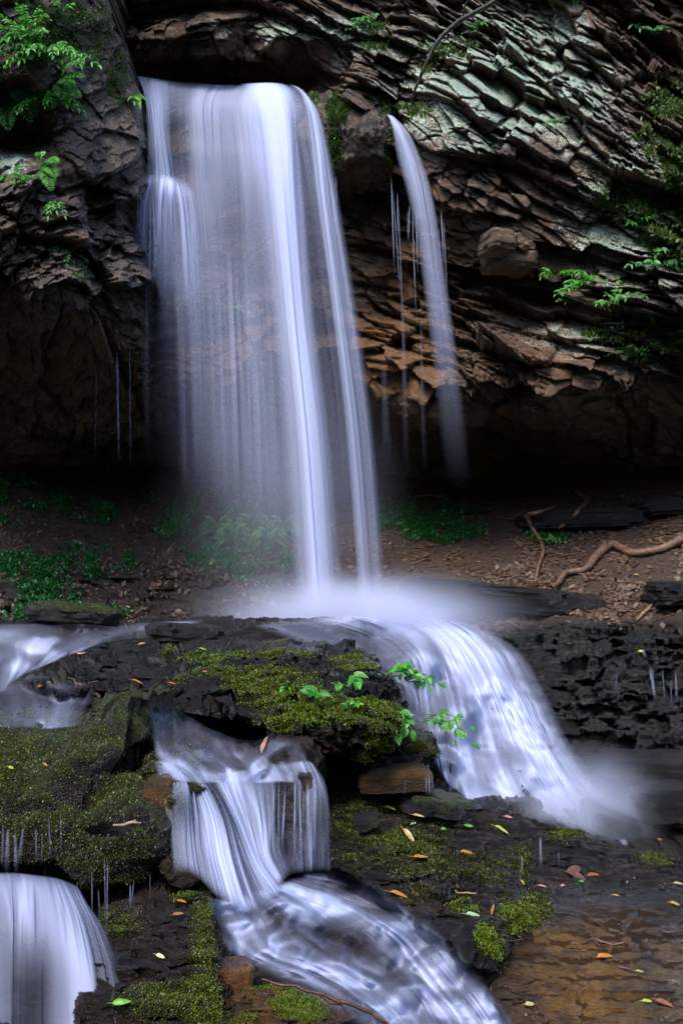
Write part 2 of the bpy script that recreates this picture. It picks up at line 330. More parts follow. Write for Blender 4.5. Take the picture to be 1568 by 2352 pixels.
# ---- left cliff -----------------------------------------------------------
def left_disp(c):
    X, Y, B = c['X'], c['Y'], c['B']; z = X * 0
    a = -.35; u = X * math.cos(a) + Y * math.sin(a) + 30 * (fbm(X, Y, z, 1 / 100., 3, 55) - .5); v = -X * math.sin(a) + Y * math.cos(a) + 30 * (fbm(X, Y, z, 1 / 100., 3, 56) - .5)
    lo = sstep(360, 480, Y); h = 0
    for (lu, lv, amp, tl, s) in [(150, 150, .40, .45, 61), (62, 66, .22, .26, 64), (26, 24, .09, .11, 67), (11, 10, .03, .035, 70)]:
        f1, f2, cid, du, dv_ = vor(u / lu, v / lv, s); c2 = (cid * 7.31) % 1; c3 = (cid * 13.7) % 1
        h = h + (amp * (cid - .5) + tl * (dv_ * (.3 + c2) + du * (c3 - .5) * 1.4) - amp * .18 * (1 - sstep(0, .09, f2 - f1))) * (.35 + .65 * lo)
    h = h * (1 - .3 * sstep(720, 860, Y))
    h = h + .12 * (fbm(X, Y * .5, z, 1 / 60., 6, 57) - .5) + .05 * (fbm(X, Y, z, 1 / 18., 4, 58) - .5)
    T = np.array([0, 0, ZC]) - B; T = T / np.linalg.norm(T, axis=-1, keepdims=True); N = c['N'] * .22 + T * .78; N = N / np.linalg.norm(N, axis=-1, keepdims=True); c['N'] = N
    h = h - .55 * blob(X, Y, [(40, 300, 60, 40, .6), (225, 470, 42, 75, .9), (200, 425, 90, 30, .6), (30, 240, 60, 60, .6), (262, 575, 26, 26, .5)])
    return add_n(c, h)
def left_attr(c):
    X, Y = c['X'], c['Y']
    mo = blob(X, Y, [(110, 60, 130, 120, .75), (200, 90, 90, 130, .72), (270, 170, 40, 90, .8), (190, 620, 40, 60, .65), (60, 10, 70, 60, .8), (275, 210, 20, 60, .8), (180, 40, 30, 60, .9)])
    li = blob(X, Y, [(30, 370, 60, 45, 1), (120, 560, 60, 50, .5), (60, 420, 50, 30, .7), (140, 640, 60, 40, .35)])
    ru = blob(X, Y, [(100, 830, 260, 90, .8), (40, 560, 70, 60, .6), (300, 900, 120, 60, .6)])
    return dict(moss=mo, lichen=li, rust=ru, wet=.35 + .6 * sstep(150, 300, X) - .3 * sstep(700, 800, Y))
R_LEFT = mass('cliff_buttress', [(-360, -340), (225, -340), (236, -40), (262, 60), (296, 120), (306, 180), (328, 235), (332, 300), (338, 430), (318, 445), (298, 470), (296, 520), (318, 570), (325, 640),
        (338, 700), (352, 790), (330, 850), (360, 870), (420, 960), (300, 1010), (-360, 1010)],
    [(-360, -300, 10.0), (200, -300, 11.2), (-360, 300, 9.4), (-360, 700, 9.2), (0, 0, 9.9), (120, 0, 10.2), (230, 0, 11.2), (290, 130, 11.8), (180, 150, 10.6), (80, 150, 10.0), (60, 320, 10.6), (160, 330, 10.5), (250, 330, 11.0), (325, 330, 11.7),
     (50, 400, 9.9), (60, 560, 9.5), (60, 650, 9.5), (150, 680, 9.7), (210, 400, 10.6), (230, 600, 10.4), (240, 730, 10.6), (320, 600, 11.4), (320, 760, 11.8),
     (0, 700, 10.4), (80, 760, 11.2), (200, 800, 11.6), (320, 860, 12.3), (0, 850, 12.6), (180, 890, 13.0), (0, 960, 14.5), (300, 980, 14.3), (-360, 900, 13), (-360, 1000, 15), (400, 950, 13.6)],
    M_LEFT, step=2.0, disp=left_disp, attrs=left_attr, roll=(26, .5), skirt=12, back=1.6, warp=7)

# ---- mossy block between the two falls -----------------------------------
def block_disp(c):
    X, Y = c['X'], c['Y']; z = X * 0
    return add_n(c, .22 * (fbm(X, Y * .7, z, 1 / 40., 5, 31) - .5) + .06 * (fbm(X, Y, z, 1 / 9., 3, 32) - .5))
R_BLOCK = mass('cliff_ledge_block', [(700, 212), (760, 212), (830, 224), (884, 240), (892, 300), (890, 350), (900, 415), (888, 380), (862, 372), (815, 378), (775, 402), (758, 380), (735, 330), (728, 280), (712, 240)],
    [(700, 205, 12.3), (890, 240, 12.2), (740, 260, 11.85), (800, 260, 11.7), (880, 280, 11.8), (760, 390, 11.9), (880, 380, 11.9)], M_LEFT, step=1.6,
    disp=block_disp, roll=(22, .35), skirt=8, back=1., warp=4,
    attrs=lambda c: dict(moss=blob(c['X'], c['Y'], [(775, 255, 30, 42, 1.15), (765, 330, 22, 60, .85), (780, 370, 30, 25, .7), (893, 330, 9, 90, 1), (720, 230, 30, 20, .8)]), wet=.75 + 0 * c['X']))

# ---- bank and right-hand slope -------------------------------------------
def terr(z, h, k=.8, warp=0):
    q = (z + warp) / h; i = np.floor(q); f = q - i; return (i + sstep(.5 - .5 * (1 - k), .5 + .5 * (1 - k), f)) * h - warp
def dstep(c, hs, k, seed, rock=1.):
    """turn an even slope into ledges: flat-fronted layers that jump back at their tops"""
    X, Y, D = c['X'], c['Y'], c['D']; D2 = D; z = X * 0
    for i, h in enumerate(hs):
        wq = 1.6 * h * (fbm(X, Y, z, 1 / 170., 3, seed + i) - .5) + .9 * h * (fbm(X, Y, z, 1 / 40., 3, seed + 3 + i) - .5)
        f1, f2, cid, du, dv_ = vor(X / (210. / (1 + 1.4 * i)) + fbm(X, Y, z, 1 / 60., 2, seed + 8), Y / (48. / (1 + 1.4 * i)), seed + 9 + i)
        wq = wq + .7 * h * (cid - .5); D2 = D2 + (terr(D2, h, .88, wq) - D2) * k * rock - .12 * h * rock * (cid - .5)
    B = P(X, Y, D2); B[..., 1] += c['back']; return B
def bank_disp(c):
    X, Y, B = c['X'], c['Y'], c['B'].copy(); x, y, z = B[..., 0], B[..., 1], B[..., 2]
    rocky = np.maximum(sstep(1080, 1180, X) * sstep(1410, 1460, Y), .75 * sstep(1270, 1330, Y) * (1 - sstep(600, 800, X)))
    wq = .30 * (fbm(x, y, z * 0, .9, 4, 70) - .5) + .08 * (fbm(x, y, z * 0, 5, 3, 71) - .5) + x * .04
    B = dstep(c, (.42, .16), .85, 500, .15 + .85 * rocky); x, y, z = B[..., 0], B[..., 1], B[..., 2]
    c['N'] = c['N'] * .5 + np.array([0, -.5, .0])
    h = .16 * (fbm(x, y, z, 1.6, 6, 72) - .5) + .07 * (fbm(x, y, z, 9, 4, 73) - .5) * (1 - .3 * rocky)
    f1, f2, cid, du, dv_ = vor(x * 3 + .6 * fbm(x, y, z, 2, 2, 75), z * 11 + 2 * wq, 74)
    h = h + rocky * (.06 * (cid - .5) + .04 * dv_ + .08 * (fbm(x, y, z * 3, 5, 4, 76) - .5))
    for (lu, lv, am, sd_) in [(70, 18, .05, 84), (26, 8, .025, 87)]:
        f1, f2, cid, du, dv_ = vor((X + .4 * Y) / lu + 1.2 * fbm(X, Y, X * 0, 1 / 90., 3, 88), (Y - .12 * X) / lv + 1.5 * fbm(X, Y, X * 0, 1 / 70., 3, 89), sd_)
        h = h + rocky * am * ((cid - .5) + .7 * dv_ - .4 * (1 - sstep(0, .1, f2 - f1)))
    B = B + c['N'] * h[..., None]; return B
def bank_attr(c):
    X, Y = c['X'], c['Y']
    rocky = np.maximum(sstep(1080, 1180, X - 60 * (fbm(X, Y, X * 0, 1 / 60., 3, 77) - .5)) * sstep(1400, 1450, Y), .6 * sstep(1290, 1350, Y) * (1 - sstep(600, 800, X)))
    mo = blob(X, Y, [(60, 1330, 130, 60, .75), (250, 1300, 60, 40, .65), (40, 1150, 110, 60, .75), (220, 1180, 45, 28, .8), (520, 1230, 140, 90, .95), (620, 1260, 60, 80, .85), (140, 1280, 120, 30, .6),
                     (960, 1190, 130, 50, .7), (1010, 1220, 110, 30, .7), (1250, 1230, 60, 20, .7), (560, 1140, 90, 20, .75), (150, 1410, 130, 20, .9)])
    return dict(moss=mo * .8, soil=(1 - rocky) * .9, wet=.25 + .65 * rocky, slate=rocky)
R_BANK = mass('bank', None, [(-400, 1060, 16.2), (300, 1075, 16.2), (800, 1080, 16.2), (1150, 1110, 15.5), (1568, 1080, 15.0), (1900, 1080, 14.6),
    (-400, 1200, 13.0), (0, 1200, 13.2), (400, 1180, 14.0), (800, 1200, 13.6), (1200, 1200, 13.2), (1568, 1200, 12.2), (1900, 1200, 11.6),
    (-400, 1320, 11.2), (0, 1320, 11.6), (400, 1320, 12.4), (800, 1320, 12.4), (1200, 1320, 11.8), (1568, 1320, 11.0),
    (-400, 1430, 10.0), (0, 1430, 10.4), (400, 1430, 10.9), (800, 1430, 11.0), (1100, 1430, 10.7), (1568, 1420, 9.9), (1900, 1420, 9.4), (-400, 1480, 9.5), (900, 1480, 10.6),
    (1200, 1550, 9.6), (1568, 1520, 9.3), (1900, 1520, 8.8), (1250, 1700, 8.6), (1568, 1700, 8.2), (1330, 1850, 7.8), (1568, 1850, 7.4), (1900, 1800, 7.2), (1400, 1960, 7.0), (1568, 1950, 6.7), (1900, 1950, 6.5), (900, 1960, 8), (900, 1700, 9.3)],
    M_BANK, step=2.4, disp=bank_disp, attrs=bank_attr, bbox=(-340, 1070, 1900, 1975))

# ---- stream bed under everything in front ---------------------------------
def bed_disp(a=.10, st=.10, k=.6, sd=0, fine=.03, humps=None):
    def f(c):
        B = dstep(c, (st * 2.6, st * 1.1), k, 600 + sd * 7); x, y, z = B[..., 0], B[..., 1], B[..., 2]
        f1, f2, cid, du, dv_ = vor(x * 3.2 + fbm(x, y, z, 2, 2, 175), y * 2.2 + z * 6, 174 + sd)
        hump = 0 if humps is None else blob(c['X'], c['Y'], humps)
        h = hump + a * (fbm(x, y, z, 2.2, 6, 172 + sd, .6) - .5) * 1.8 + fine * 2.2 * (fbm(x, y, z * 1.5, 14, 5, 173 + sd, .6) - .5) + a * .6 * (cid - .5) + a * .3 * du
        N = c['N'] * .6 + np.array([0, -.3, .1])
        return B + N * h[..., None]
    return f
R_BED = mass('stream_bed', None, [(-400, 1425, 10.6), (300, 1425, 10.9), (900, 1425, 11.0), (1100, 1440, 10.6), (-400, 1500, 8.5), (300, 1500, 8.2), (700, 1500, 8.6), (950, 1500, 9.2), (1130, 1520, 9.6),
     (-400, 1600, 6.9), (300, 1600, 6.8), (800, 1600, 7.6), (1000, 1600, 8.6), (1180, 1640, 8.6), (-400, 1750, 5.9), (300, 1750, 5.9), (800, 1750, 7.1), (1080, 1750, 7.8), (1250, 1750, 8.1),
     (-400, 1950, 5.0), (300, 1950, 5.1), (600, 1950, 5.1), (900, 1950, 6.1), (1250, 1900, 7.2), (1420, 1960, 6.7), (-400, 2150, 4.3), (300, 2150, 4.3), (700, 2150, 4.35), (1000, 2150, 4.7), (1500, 2100, 5.4),
     (-400, 2450, 3.4), (200, 2450, 3.45), (700, 2450, 3.45), (1100, 2450, 3.5), (1900, 2450, 3.6)], M_SLATE, step=3, bbox=(-340, 1422, 1480, 2600), disp=bed_disp(.10, .10, .6, humps=[(650, 2140, 60, 26, .16), (870, 2172, 80, 28, .18), (1010, 2240, 38, 45, .12), (930, 2295, 50, 26, .12), (640, 2255, 55, 18, .08), (1095, 2305, 30, 45, .12), (760, 2235, 40, 16, .08), (1030, 1690, 50, 45, .35), (960, 1540, 40, 30, .2), (1110, 1600, 50, 40, .2), (1000, 1790, 40, 30, .25), (1180, 1800, 60, 40, .2), (820, 1462, 70, 22, .2), (640, 1452, 80, 14, .12), (120, 1490, 60, 20, .15), (230, 1470, 60, 12, .1)]),
     attrs=lambda c: dict(wet=.9, rust=.15 * sstep(2000, 2200, c['Y']) + .5 * blob(c['X'], c['Y'], [(850, 2160, 170, 60, 1)]), moss=blob(c['X'], c['Y'], [(450, 1460, 120, 22, .5), (780, 1850, 60, 60, .5)])))

ZB_BED = ZB.copy()
# ---- upper bench: flat dark slate with moss ------------------------------
def bench_attr(mo, wet=.8, rust=0., lich=0.):
    return lambda c: dict(moss=blob(c['X'], c['Y'], mo), wet=wet, rust=rust, lichen=lich)
R_BENCH = mass('ledge_bench', [(60, 1560), (150, 1500), (330, 1470), (420, 1478), (560, 1492), (800, 1496), (865, 1530), (900, 1570), (935, 1625), (925, 1690), (906, 1735), (860, 1745), (815, 1752), (770, 1735), (705, 1705), (655, 1700), (600, 1668), (520, 1640), (430, 1625), (340, 1612), (240, 1592), (130, 1590)],
    [(60, 1560, 7.4), (330, 1470, 8.4), (560, 1490, 7.8), (800, 1495, 7.6), (200, 1540, 7.2), (450, 1540, 7.0), (700, 1540, 6.8), (850, 1540, 6.9), (930, 1625, 6.7), (240, 1592, 6.7), (430, 1625, 6.3), (560, 1650, 6.0), (620, 1610, 6.15),
     (750, 1600, 6.1), (850, 1610, 6.15), (660, 1690, 5.85), (760, 1680, 5.8), (870, 1680, 5.85), (800, 1750, 5.9), (900, 1735, 6.0)], M_SLATE, step=1.8,
    disp=bed_disp(.16, .09, .75, 3, .035), roll=(12, .25), skirt=10, back=1.2, warp=9,
    attrs=bench_attr([(560, 1505, 230, 26, .8), (820, 1520, 80, 30, .9), (640, 1590, 150, 30, 1), (560, 1560, 220, 35, .7), (740, 1630, 150, 45, 1.1), (880, 1650, 60, 60, 1), (640, 1660, 80, 30, .9), (880, 1700, 60, 40, .8), (860, 1740, 60, 20, .7)]))
R_BENCH2 = mass('ledge_underside', [(690, 1690), (900, 1690), (960, 1700), (1010, 1722), (1000, 1742), (975, 1752), (985, 1765), (960, 1772), (880, 1770), (820, 1775), (760, 1765), (720, 1740)],
    [(700, 1700, 6.2), (960, 1700, 6.5), (1005, 1725, 6.4), (750, 1760, 6.3), (900, 1765, 6.2), (980, 1765, 6.3), (830, 1700, 6.2)], M_SLATE, step=1.8, disp=bed_disp(.08, .06, .6, 5), roll=(9, .2), back=.8, warp=5,
    attrs=bench_attr([(960, 1715, 70, 22, .9), (900, 1700, 60, 30, .9)], rust=.25))
# ---- lower right shelf ----------------------------------------------------
R_SHELF = mass('lower_shelf', [(730, 1830), (800, 1808), (900, 1815), (1000, 1822), (1060, 1830), (1095, 1852), (1190, 1870), (1260, 1890), (1300, 1915), (1400, 1930), (1420, 1948), (1470, 1958), (1568, 1955), (2500, 1950), (2500, 2650), (1250, 2650), (1170, 2380), (1130, 2260), (1060, 2200), (1000, 2160), (930, 2100), (880, 2060), (830, 2020), (740, 1985), (720, 1960), (728, 1900)],
    [(730, 1830, 6.3), (900, 1815, 6.5), (1060, 1835, 6.6), (1250, 1890, 6.5), (1420, 1948, 6.3), (1600, 1955, 6.2), (1950, 1950, 6.1), (740, 1985, 4.9), (850, 1930, 5.5), (1000, 1930, 5.7), (1150, 1950, 5.75), (1250, 1985, 5.7), (1400, 2000, 5.75),
     (860, 2020, 4.8), (1000, 2030, 4.9), (1150, 2040, 4.95), (1300, 2060, 5.1), (1500, 2060, 5.2), (1000, 2110, 4.55), (1200, 2110, 4.6), (1060, 2200, 4.25), (1150, 2200, 4.35), (1300, 2200, 4.35), (1500, 2200, 4.4), (1170, 2350, 3.75), (1400, 2350, 3.8), (1950, 2350, 3.8), (1250, 2640, 3.15), (1900, 2640, 3.15)],
    M_SHELF, step=2.2, roll=(10, .2), skirt=10, back=.9, warp=7,
    disp=lambda c: (lambda fl: add_n(dict(B=c['B'] + (bed_disp(.12, .06, .7, 9, .03)(c) - c['B']) * (1 - .8 * fl)[..., None], N=c['N']), .008 * (fbm(c['B'][..., 0], c['B'][..., 1], c['D'], 7, 3, 6) - .5)))(sstep(1120, 1260, c['X'] - .35 * (2200 - c['Y'])) * sstep(1990, 2080, c['Y'])),
    attrs=lambda c: dict(moss=blob(c['X'], c['Y'], [(800, 1900, 90, 70, .8), (900, 1940, 160, 60, .8), (1000, 2000, 120, 50, .75), (900, 1840, 150, 30, .8), (1130, 1990, 70, 50, .7), (1210, 2090, 70, 60, .8), (1290, 1930, 50, 30, .7), (1500, 1970, 60, 16, .8), (950, 2060, 60, 30, .6), (1110, 2170, 40, 50, .9), (1200, 1980, 30, 60, .7)]),
                         rust=.9 * sstep(1120, 1300, c['X']) * sstep(2060, 2180, c['Y']) * (1 - .5 * sstep(1350, 1500, c['X'])), slate=.75 * (1 - sstep(2010, 2120, c['Y'] - .15 * (c['X'] - 1200) * (c['X'] > 1200))), wet=.9))
R_SHELFB = mass('shelf_front_rock', [(1000, 2090), (1100, 2060), (1200, 2060), (1245, 2080), (1245, 2110), (1220, 2160), (1180, 2190), (1135, 2215), (1125, 2222), (1070, 2195), (1050, 2165), (980, 2140), (960, 2110)],
    [(1000, 2090, 4.7), (1230, 2080, 4.75), (1100, 2100, 4.5), (1220, 2120, 4.55), (1130, 2140, 4.2), (1130, 2210, 4.1), (1200, 2180, 4.4), (1050, 2170, 4.2), (970, 2120, 4.4)], M_SLATE, step=1.8, roll=(9, .15), back=.6, warp=6, disp=bed_disp(.08, .07, .4, 12),
    attrs=bench_attr([(1130, 2170, 40, 50, .9), (1200, 2110, 60, 50, .8), (1060, 2085, 60, 20, .6)]))
# ---- left moss mound -------------------------------------------------------
def mound_disp(c):
    B = c['B']; x, y, z = B[..., 0], B[..., 1], B[..., 2]
    h = .30 * (fbm(x, y, z * 1.6, 2.4, 4, 201) - .5) + .10 * (fbm(x, y, z, 9, 4, 202) - .5) + .05 * (fbm(x, y, z, 30, 2, 203) - .5)
    h = h - 1.0 * blob(c['X'], c['Y'], [(232, 1748, 80, 14, 1), (190, 1812, 50, 22, .9), (250, 1905, 40, 12, .6), (60, 1850, 50, 12, .5), (320, 1690, 20, 30, .3)])
    return add_n(c, h)
R_MOUND = mass('moss_mound', [(-350, 1690), (-60, 1665), (0, 1660), (60, 1668), (150, 1672), (205, 1655), (225, 1610), (300, 1598), (335, 1622), (352, 1672), (350, 1706), (300, 1712), (302, 1745), (335, 1770), (352, 1800), (322, 1850), (345, 1880), (365, 1900), (370, 1960), (356, 2020), (300, 2038), (230, 2040), (180, 2020), (120, 1990), (0, 1995), (-350, 2010)],
    [(-350, 1690, 5.2), (0, 1662, 5.2), (150, 1672, 5.15), (250, 1610, 5.4), (340, 1640, 5.35), (0, 1720, 4.75), (200, 1720, 4.8), (300, 1710, 4.95), (0, 1800, 4.5), (160, 1800, 4.55), (300, 1800, 4.75), (0, 1880, 4.35), (200, 1880, 4.35), (340, 1880, 4.5), (0, 1990, 4.25), (200, 2030, 4.25), (350, 2000, 4.45), (-350, 2000, 4.2)],
    M_SLATE, step=1.8, disp=mound_disp, roll=(16, .3), skirt=10, back=.9, warp=6,
    attrs=lambda c: dict(moss=(.85 + 0 * c['X'] - .25 * sstep(1800, 1960, c['Y'])) * (1 - .9 * blob(c['X'], c['Y'], [(232, 1755, 80, 22, 1), (190, 1815, 50, 26, 1), (250, 1908, 40, 18, 1)])), wet=.8, rust=.3))
# ---- wet rock between the stream and the middle cascade --------------------
R_MID = mass('cascade_rock', [(330, 1740), (360, 1700), (420, 1715), (470, 1740), (560, 1760), (640, 1700), (700, 1715), (735, 1760), (740, 1830), (730, 1990), (600, 2000), (460, 2010), (420, 2030), (380, 2000), (345, 1900), (330, 1800)],
    [(340, 1745, 5.05), (420, 1720, 5.2), (560, 1750, 5.25), (700, 1715, 5.3), (430, 1830, 4.65), (380, 1900, 4.6), (470, 1900, 4.8), (600, 1850, 4.95), (700, 1850, 5.0), (600, 1990, 4.8), (720, 1990, 4.9), (400, 2020, 4.4), (500, 2000, 4.65)],
    M_SLATE, step=1.9, disp=bed_disp(.16, .10, .3, 21, .05), roll=(12, .2), back=.7, warp=8,
    attrs=bench_attr([(400, 1830, 60, 90, .8), (440, 1745, 60, 30, .7), (340, 1760, 40, 40, .7), (690, 1800, 30, 70, .6), (400, 1950, 50, 60, .6)], rust=.6))
# ---- bottom-left tiers ------------------------------------------------------
R_TIER = mass('lower_left_tier', [(225, 2080), (300, 2060), (420, 2035), (490, 2052), (493, 2120), (500, 2190), (505, 2260), (512, 2360), (560, 2650), (200, 2650), (160, 2400), (200, 2200)],
    [(230, 2080, 4.15), (420, 2040, 4.35), (490, 2055, 4.3), (300, 2130, 3.95), (450, 2130, 4.0), (250, 2200, 3.7), (400, 2200, 3.75), (495, 2200, 3.8), (300, 2300, 3.45), (480, 2330, 3.45), (200, 2640, 2.95), (550, 2640, 2.95)],
    M_SLATE, step=1.9, disp=bed_disp(.08, .06, .5, 31), roll=(9, .15), back=.6, warp=6,
    attrs=bench_attr([(470, 2140, 40, 110, 1), (470, 2290, 50, 60, .9), (270, 2110, 60, 40, .7), (380, 2300, 120, 60, .6), (430, 2050, 60, 16, .8), (480, 2350, 60, 60, .9)], rust=.35))
R_TIER2 = mass('bottom_rock', [(505, 2290), (560, 2262), (640, 2256), (700, 2272), (740, 2300), (800, 2370), (950, 2650), (480, 2650)],
    [(510, 2290, 3.7), (640, 2258, 3.85), (740, 2300, 3.75), (560, 2330, 3.5), (700, 2350, 3.45), (500, 2640, 2.95), (940, 2640, 2.95)], M_SHELF, step=1.9, disp=bed_disp(.05, .05, .5, 41), roll=(9, .12), back=.5, warp=5,
    attrs=bench_attr([(690, 2310, 70, 40, 1), (600, 2262, 60, 10, .8), (560, 2350, 60, 30, .5)], rust=.5))

# ------------------------------------------------------------ ground, and an unseen slope behind the viewpoint added to keep out low sky
def gorge():
    m, t, out = NM('surround_green'); g = G(t); c = g.mix(g.ramp(g.noise(g.co(), .8, 6), .35, .65), (.010, .016, .006), (.035, .055, .015))
    b = g.n('ShaderNodeBsdfPrincipled'); t.links.new(c, b.inputs['Base Color']); b.inputs['Roughness'].default_value = .9; t.links.new(b.outputs[0], out.inputs[0])
    na, nr = 160, 50; a = np.linspace(math.radians(-42), math.radians(222), na)[None]; r = np.linspace(0, 1, nr)[:, None]
    rad = 11 + 24 * r + 0 * a; z = -.8 + 17 * np.clip(r, 0, 1) ** .9 + 0 * a
    x, y = rad * np.cos(a) * 1.0, -rad * np.sin(a) + 2.0
    q = 2.2 * (fbm(x, y, z, .35, 5, 301) - .5); x = x + q; y = y + q; z = z + q
    idx = np.arange(x.size).reshape(x.shape); f = np.stack([idx[:-1, :-1], idx[:-1, 1:], idx[1:, 1:], idx[1:, :-1]], -1).reshape(-1, 4)
    o = mkmesh('sky_block_hillside', np.stack([x, y, z], -1).reshape(-1, 3), f, m); tag(o, kind='structure')
    xs = np.linspace(-16, 16, 90); ys = np.linspace(-16, 12, 90); X, Y = np.meshgrid(xs, ys); Z = -.42 + .25 * (fbm(X, Y, X * 0, .5, 5, 310) - .5) - .35 * sstep(3, 6, Y)
    idx = np.arange(X.size).reshape(X.shape); f = np.stack([idx[:-1, :-1], idx[:-1, 1:], idx[1:, 1:], idx[1:, :-1]], -1).reshape(-1, 4)
    o = mkmesh('ground', np.stack([X, Y, Z], -1).reshape(-1, 3), f, m); tag(o, kind='structure')
gorge()

# ------------------------------------------------------------ water
W_FALL = water_white('falling_water'); W_STREAM = water_clear('stream_water', (.50, .38, .27))
def crv(a, n):             # Catmull-Rom through rows of a -> n rows
    a = np.asarray(a, float); k = len(a); t = np.linspace(0, k - 1, n); i = np.clip(t.astype(int), 0, k - 2); f = (t - i)[(...,) + (None,) * (a.ndim - 1)]
    p0, p1, p2, p3 = a[np.maximum(i - 1, 0)], a[i], a[i + 1], a[np.minimum(i + 2, k - 1)]
    return .5 * (2 * p1 + (p2 - p0) * f + (2 * p0 - 5 * p1 + 4 * p2 - p3) * f ** 2 + (3 * p1 - p0 - 3 * p2 + p3) * f ** 3)
def sheet(name, guides, nu, nv, freq=30, lo=.3, pw=1.3, seed=0, drape=None, blur=3, mat=None, relief=.03, vfreq=2.5, cover=None, edge=.04, vend=(0, 0), wob=.02, gain=1.0, amax=.97, foam=None, near=3, zb=None):
    """guides: flow lines left to right, each a list of (px, py, depth or lift, density)"""
    g = np.stack([crv(q, nv) for q in guides], 1)                 # nv, k, 4
    g = crv(g.transpose(1, 0, 2), nu).transpose(1, 0, 2)          # nv, nu, 4
    px, py, d, a = g[..., 0], g[..., 1], g[..., 2], g[..., 3]
    u = np.linspace(0, 1, nu)[None] + 0 * px; v = np.linspace(0, 1, nv)[:, None] + 0 * px
    uu = u + wob * (fbm(u * 3, v * 2, v * 0, 1, 3, seed + 5) - .5) * 2; z = u * 0 + seed
    st = .55 * vnoise(uu * freq, v * vfreq * .5, z, seed + 1) + .33 * vnoise(uu * freq * 2.3, v * vfreq, z, seed + 2) + .12 * vnoise(uu * freq * 5, v * vfreq * 1.4, z, seed + 3)
    st = sstep(.12, .80, st)
    big = vnoise(uu * freq * .3, v * 1.2, z, seed + 4)
    al = np.clip(a, 0, 2) * gain * (lo + (1 - lo) * (st * .75 + big * .45) ** pw)
    ef = sstep(0, edge, u) * sstep(0, edge, 1 - u)
    if vend[0]: ef = ef * sstep(0, vend[0], v)
    if vend[1]: ef = ef * sstep(0, vend[1], 1 - v)
    if drape is not None:
        global ZB
        keep = ZB; ZB = keep if zb is None else zb; d = zget(px, py, blur, near) - drape - d; ZB = keep
    if foam:
        W0 = P(px, py, d); dz = -np.gradient(W0[..., 2], axis=0); ds = np.linalg.norm(np.gradient(W0, axis=0), axis=-1) + 1e-6
        sl = np.clip(dz / ds, 0, 1)
        for _ in range(12): sl = (sl + np.roll(sl, 2, 0) + np.roll(sl, -2, 0)) / 3
        for _ in range(6):
            sl = (sl + np.roll(sl, 1, 0) + np.roll(sl, -1, 0)) / 3; sl = (sl + np.roll(sl, 1, 1) + np.roll(sl, -1, 1)) / 3
        al = al * (foam[0] + (foam[1] - foam[0]) * sstep(foam[2], foam[3], sl))
    d = d - relief * (st - .5) * (1 if mat is None else .6)
    V = P(px, py, d).reshape(-1, 3)
    idx = np.arange(px.size).reshape(px.shape); f = np.stack([idx[:-1, :-1], idx[:-1, 1:], idx[1:, 1:], idx[1:, :-1]], -1).reshape(-1, 4)
    fn = np.cross(V[f[:, 1]] - V[f[:, 0]], V[f[:, 2]] - V[f[:, 0]])
    if ((fn * (V[f[:, 0]] - np.array([0, 0, ZC]))).sum(1) > 0).mean() > .5: f = f[:, ::-1]
    A = dict(alpha=np.clip(al * (ef if mat is None else 1), 0, amax))
    if mat is not None: A['cover'] = ef * (1 if cover is None else cover)
    o = mkmesh(name, V, f, mat or W_FALL, A); o['kind'] = 'structure'
    return o

# main fall: the veil on the left part of the lip, stepping on a ledge at first
sheet('waterfall_veil', [
 [(312, 172, 12.9, .2), (330, 215, 12.5, .5), (338, 300, 12.2, .35), (335, 420, 12.1, .35), (325, 560, 12.1, .12), (322, 760, 12.1, .05), (330, 1000, 12.1, .01)],
 [(345, 176, 13.0, .7), (352, 225, 12.4, .95), (362, 310, 12.1, 1.0), (372, 420, 12.0, 1.1), (365, 560, 12.0, .45), (355, 760, 12.0, .12), (352, 1080, 12.0, .03)],
 [(400, 184, 13.1, .75), (400, 240, 12.3, .35), (402, 320, 12.15, .14), (412, 415, 12.1, .4), (420, 560, 11.9, .65), (432, 780, 11.8, .30), (442, 1100, 11.7, .10)],
 [(470, 190, 13.1, .8), (455, 235, 12.2, .95), (458, 330, 12.0, .85), (464, 440, 11.95, .8), (478, 600, 11.8, .55), (490, 820, 11.7, .36), (500, 1150, 11.6, .16)],
 [(540, 194, 13.0, .8), (520, 235, 12.2, .9), (522, 340, 11.95, .85), (528, 460, 11.8, .62), (535, 620, 11.7, .42), (548, 860, 11.6, .34), (560, 1200, 11.5, .14)],
 [(600, 190, 12.9, .85), (580, 232, 12.1, .95), (592, 340, 11.9, .8), (605, 460, 11.7, .5), (615, 620, 11.6, .35), (630, 880, 11.5, .30), (648, 1260, 11.4, .12)],
 [(650, 190, 12.8, .6), (640, 232, 12.1, .7), (668, 340, 11.9, .45), (690, 460, 11.7, .36), (710, 640, 11.6, .26), (740, 900, 11.4, .22), (770, 1300, 11.3, .10)],
 [(700, 205, 12.5, .3), (720, 260, 12.0, .3), (738, 360, 11.9, .25), (758, 480, 11.7, .2), (778, 640, 11.6, .12), (812, 900, 11.4, .08), (850, 1300, 11.3, .05)]],
 520, 420, freq=17, lo=.55, seed=1, edge=.03, vend=(.035, .10), relief=.10, gain=.76, amax=.85, pw=1.5, wob=.03)
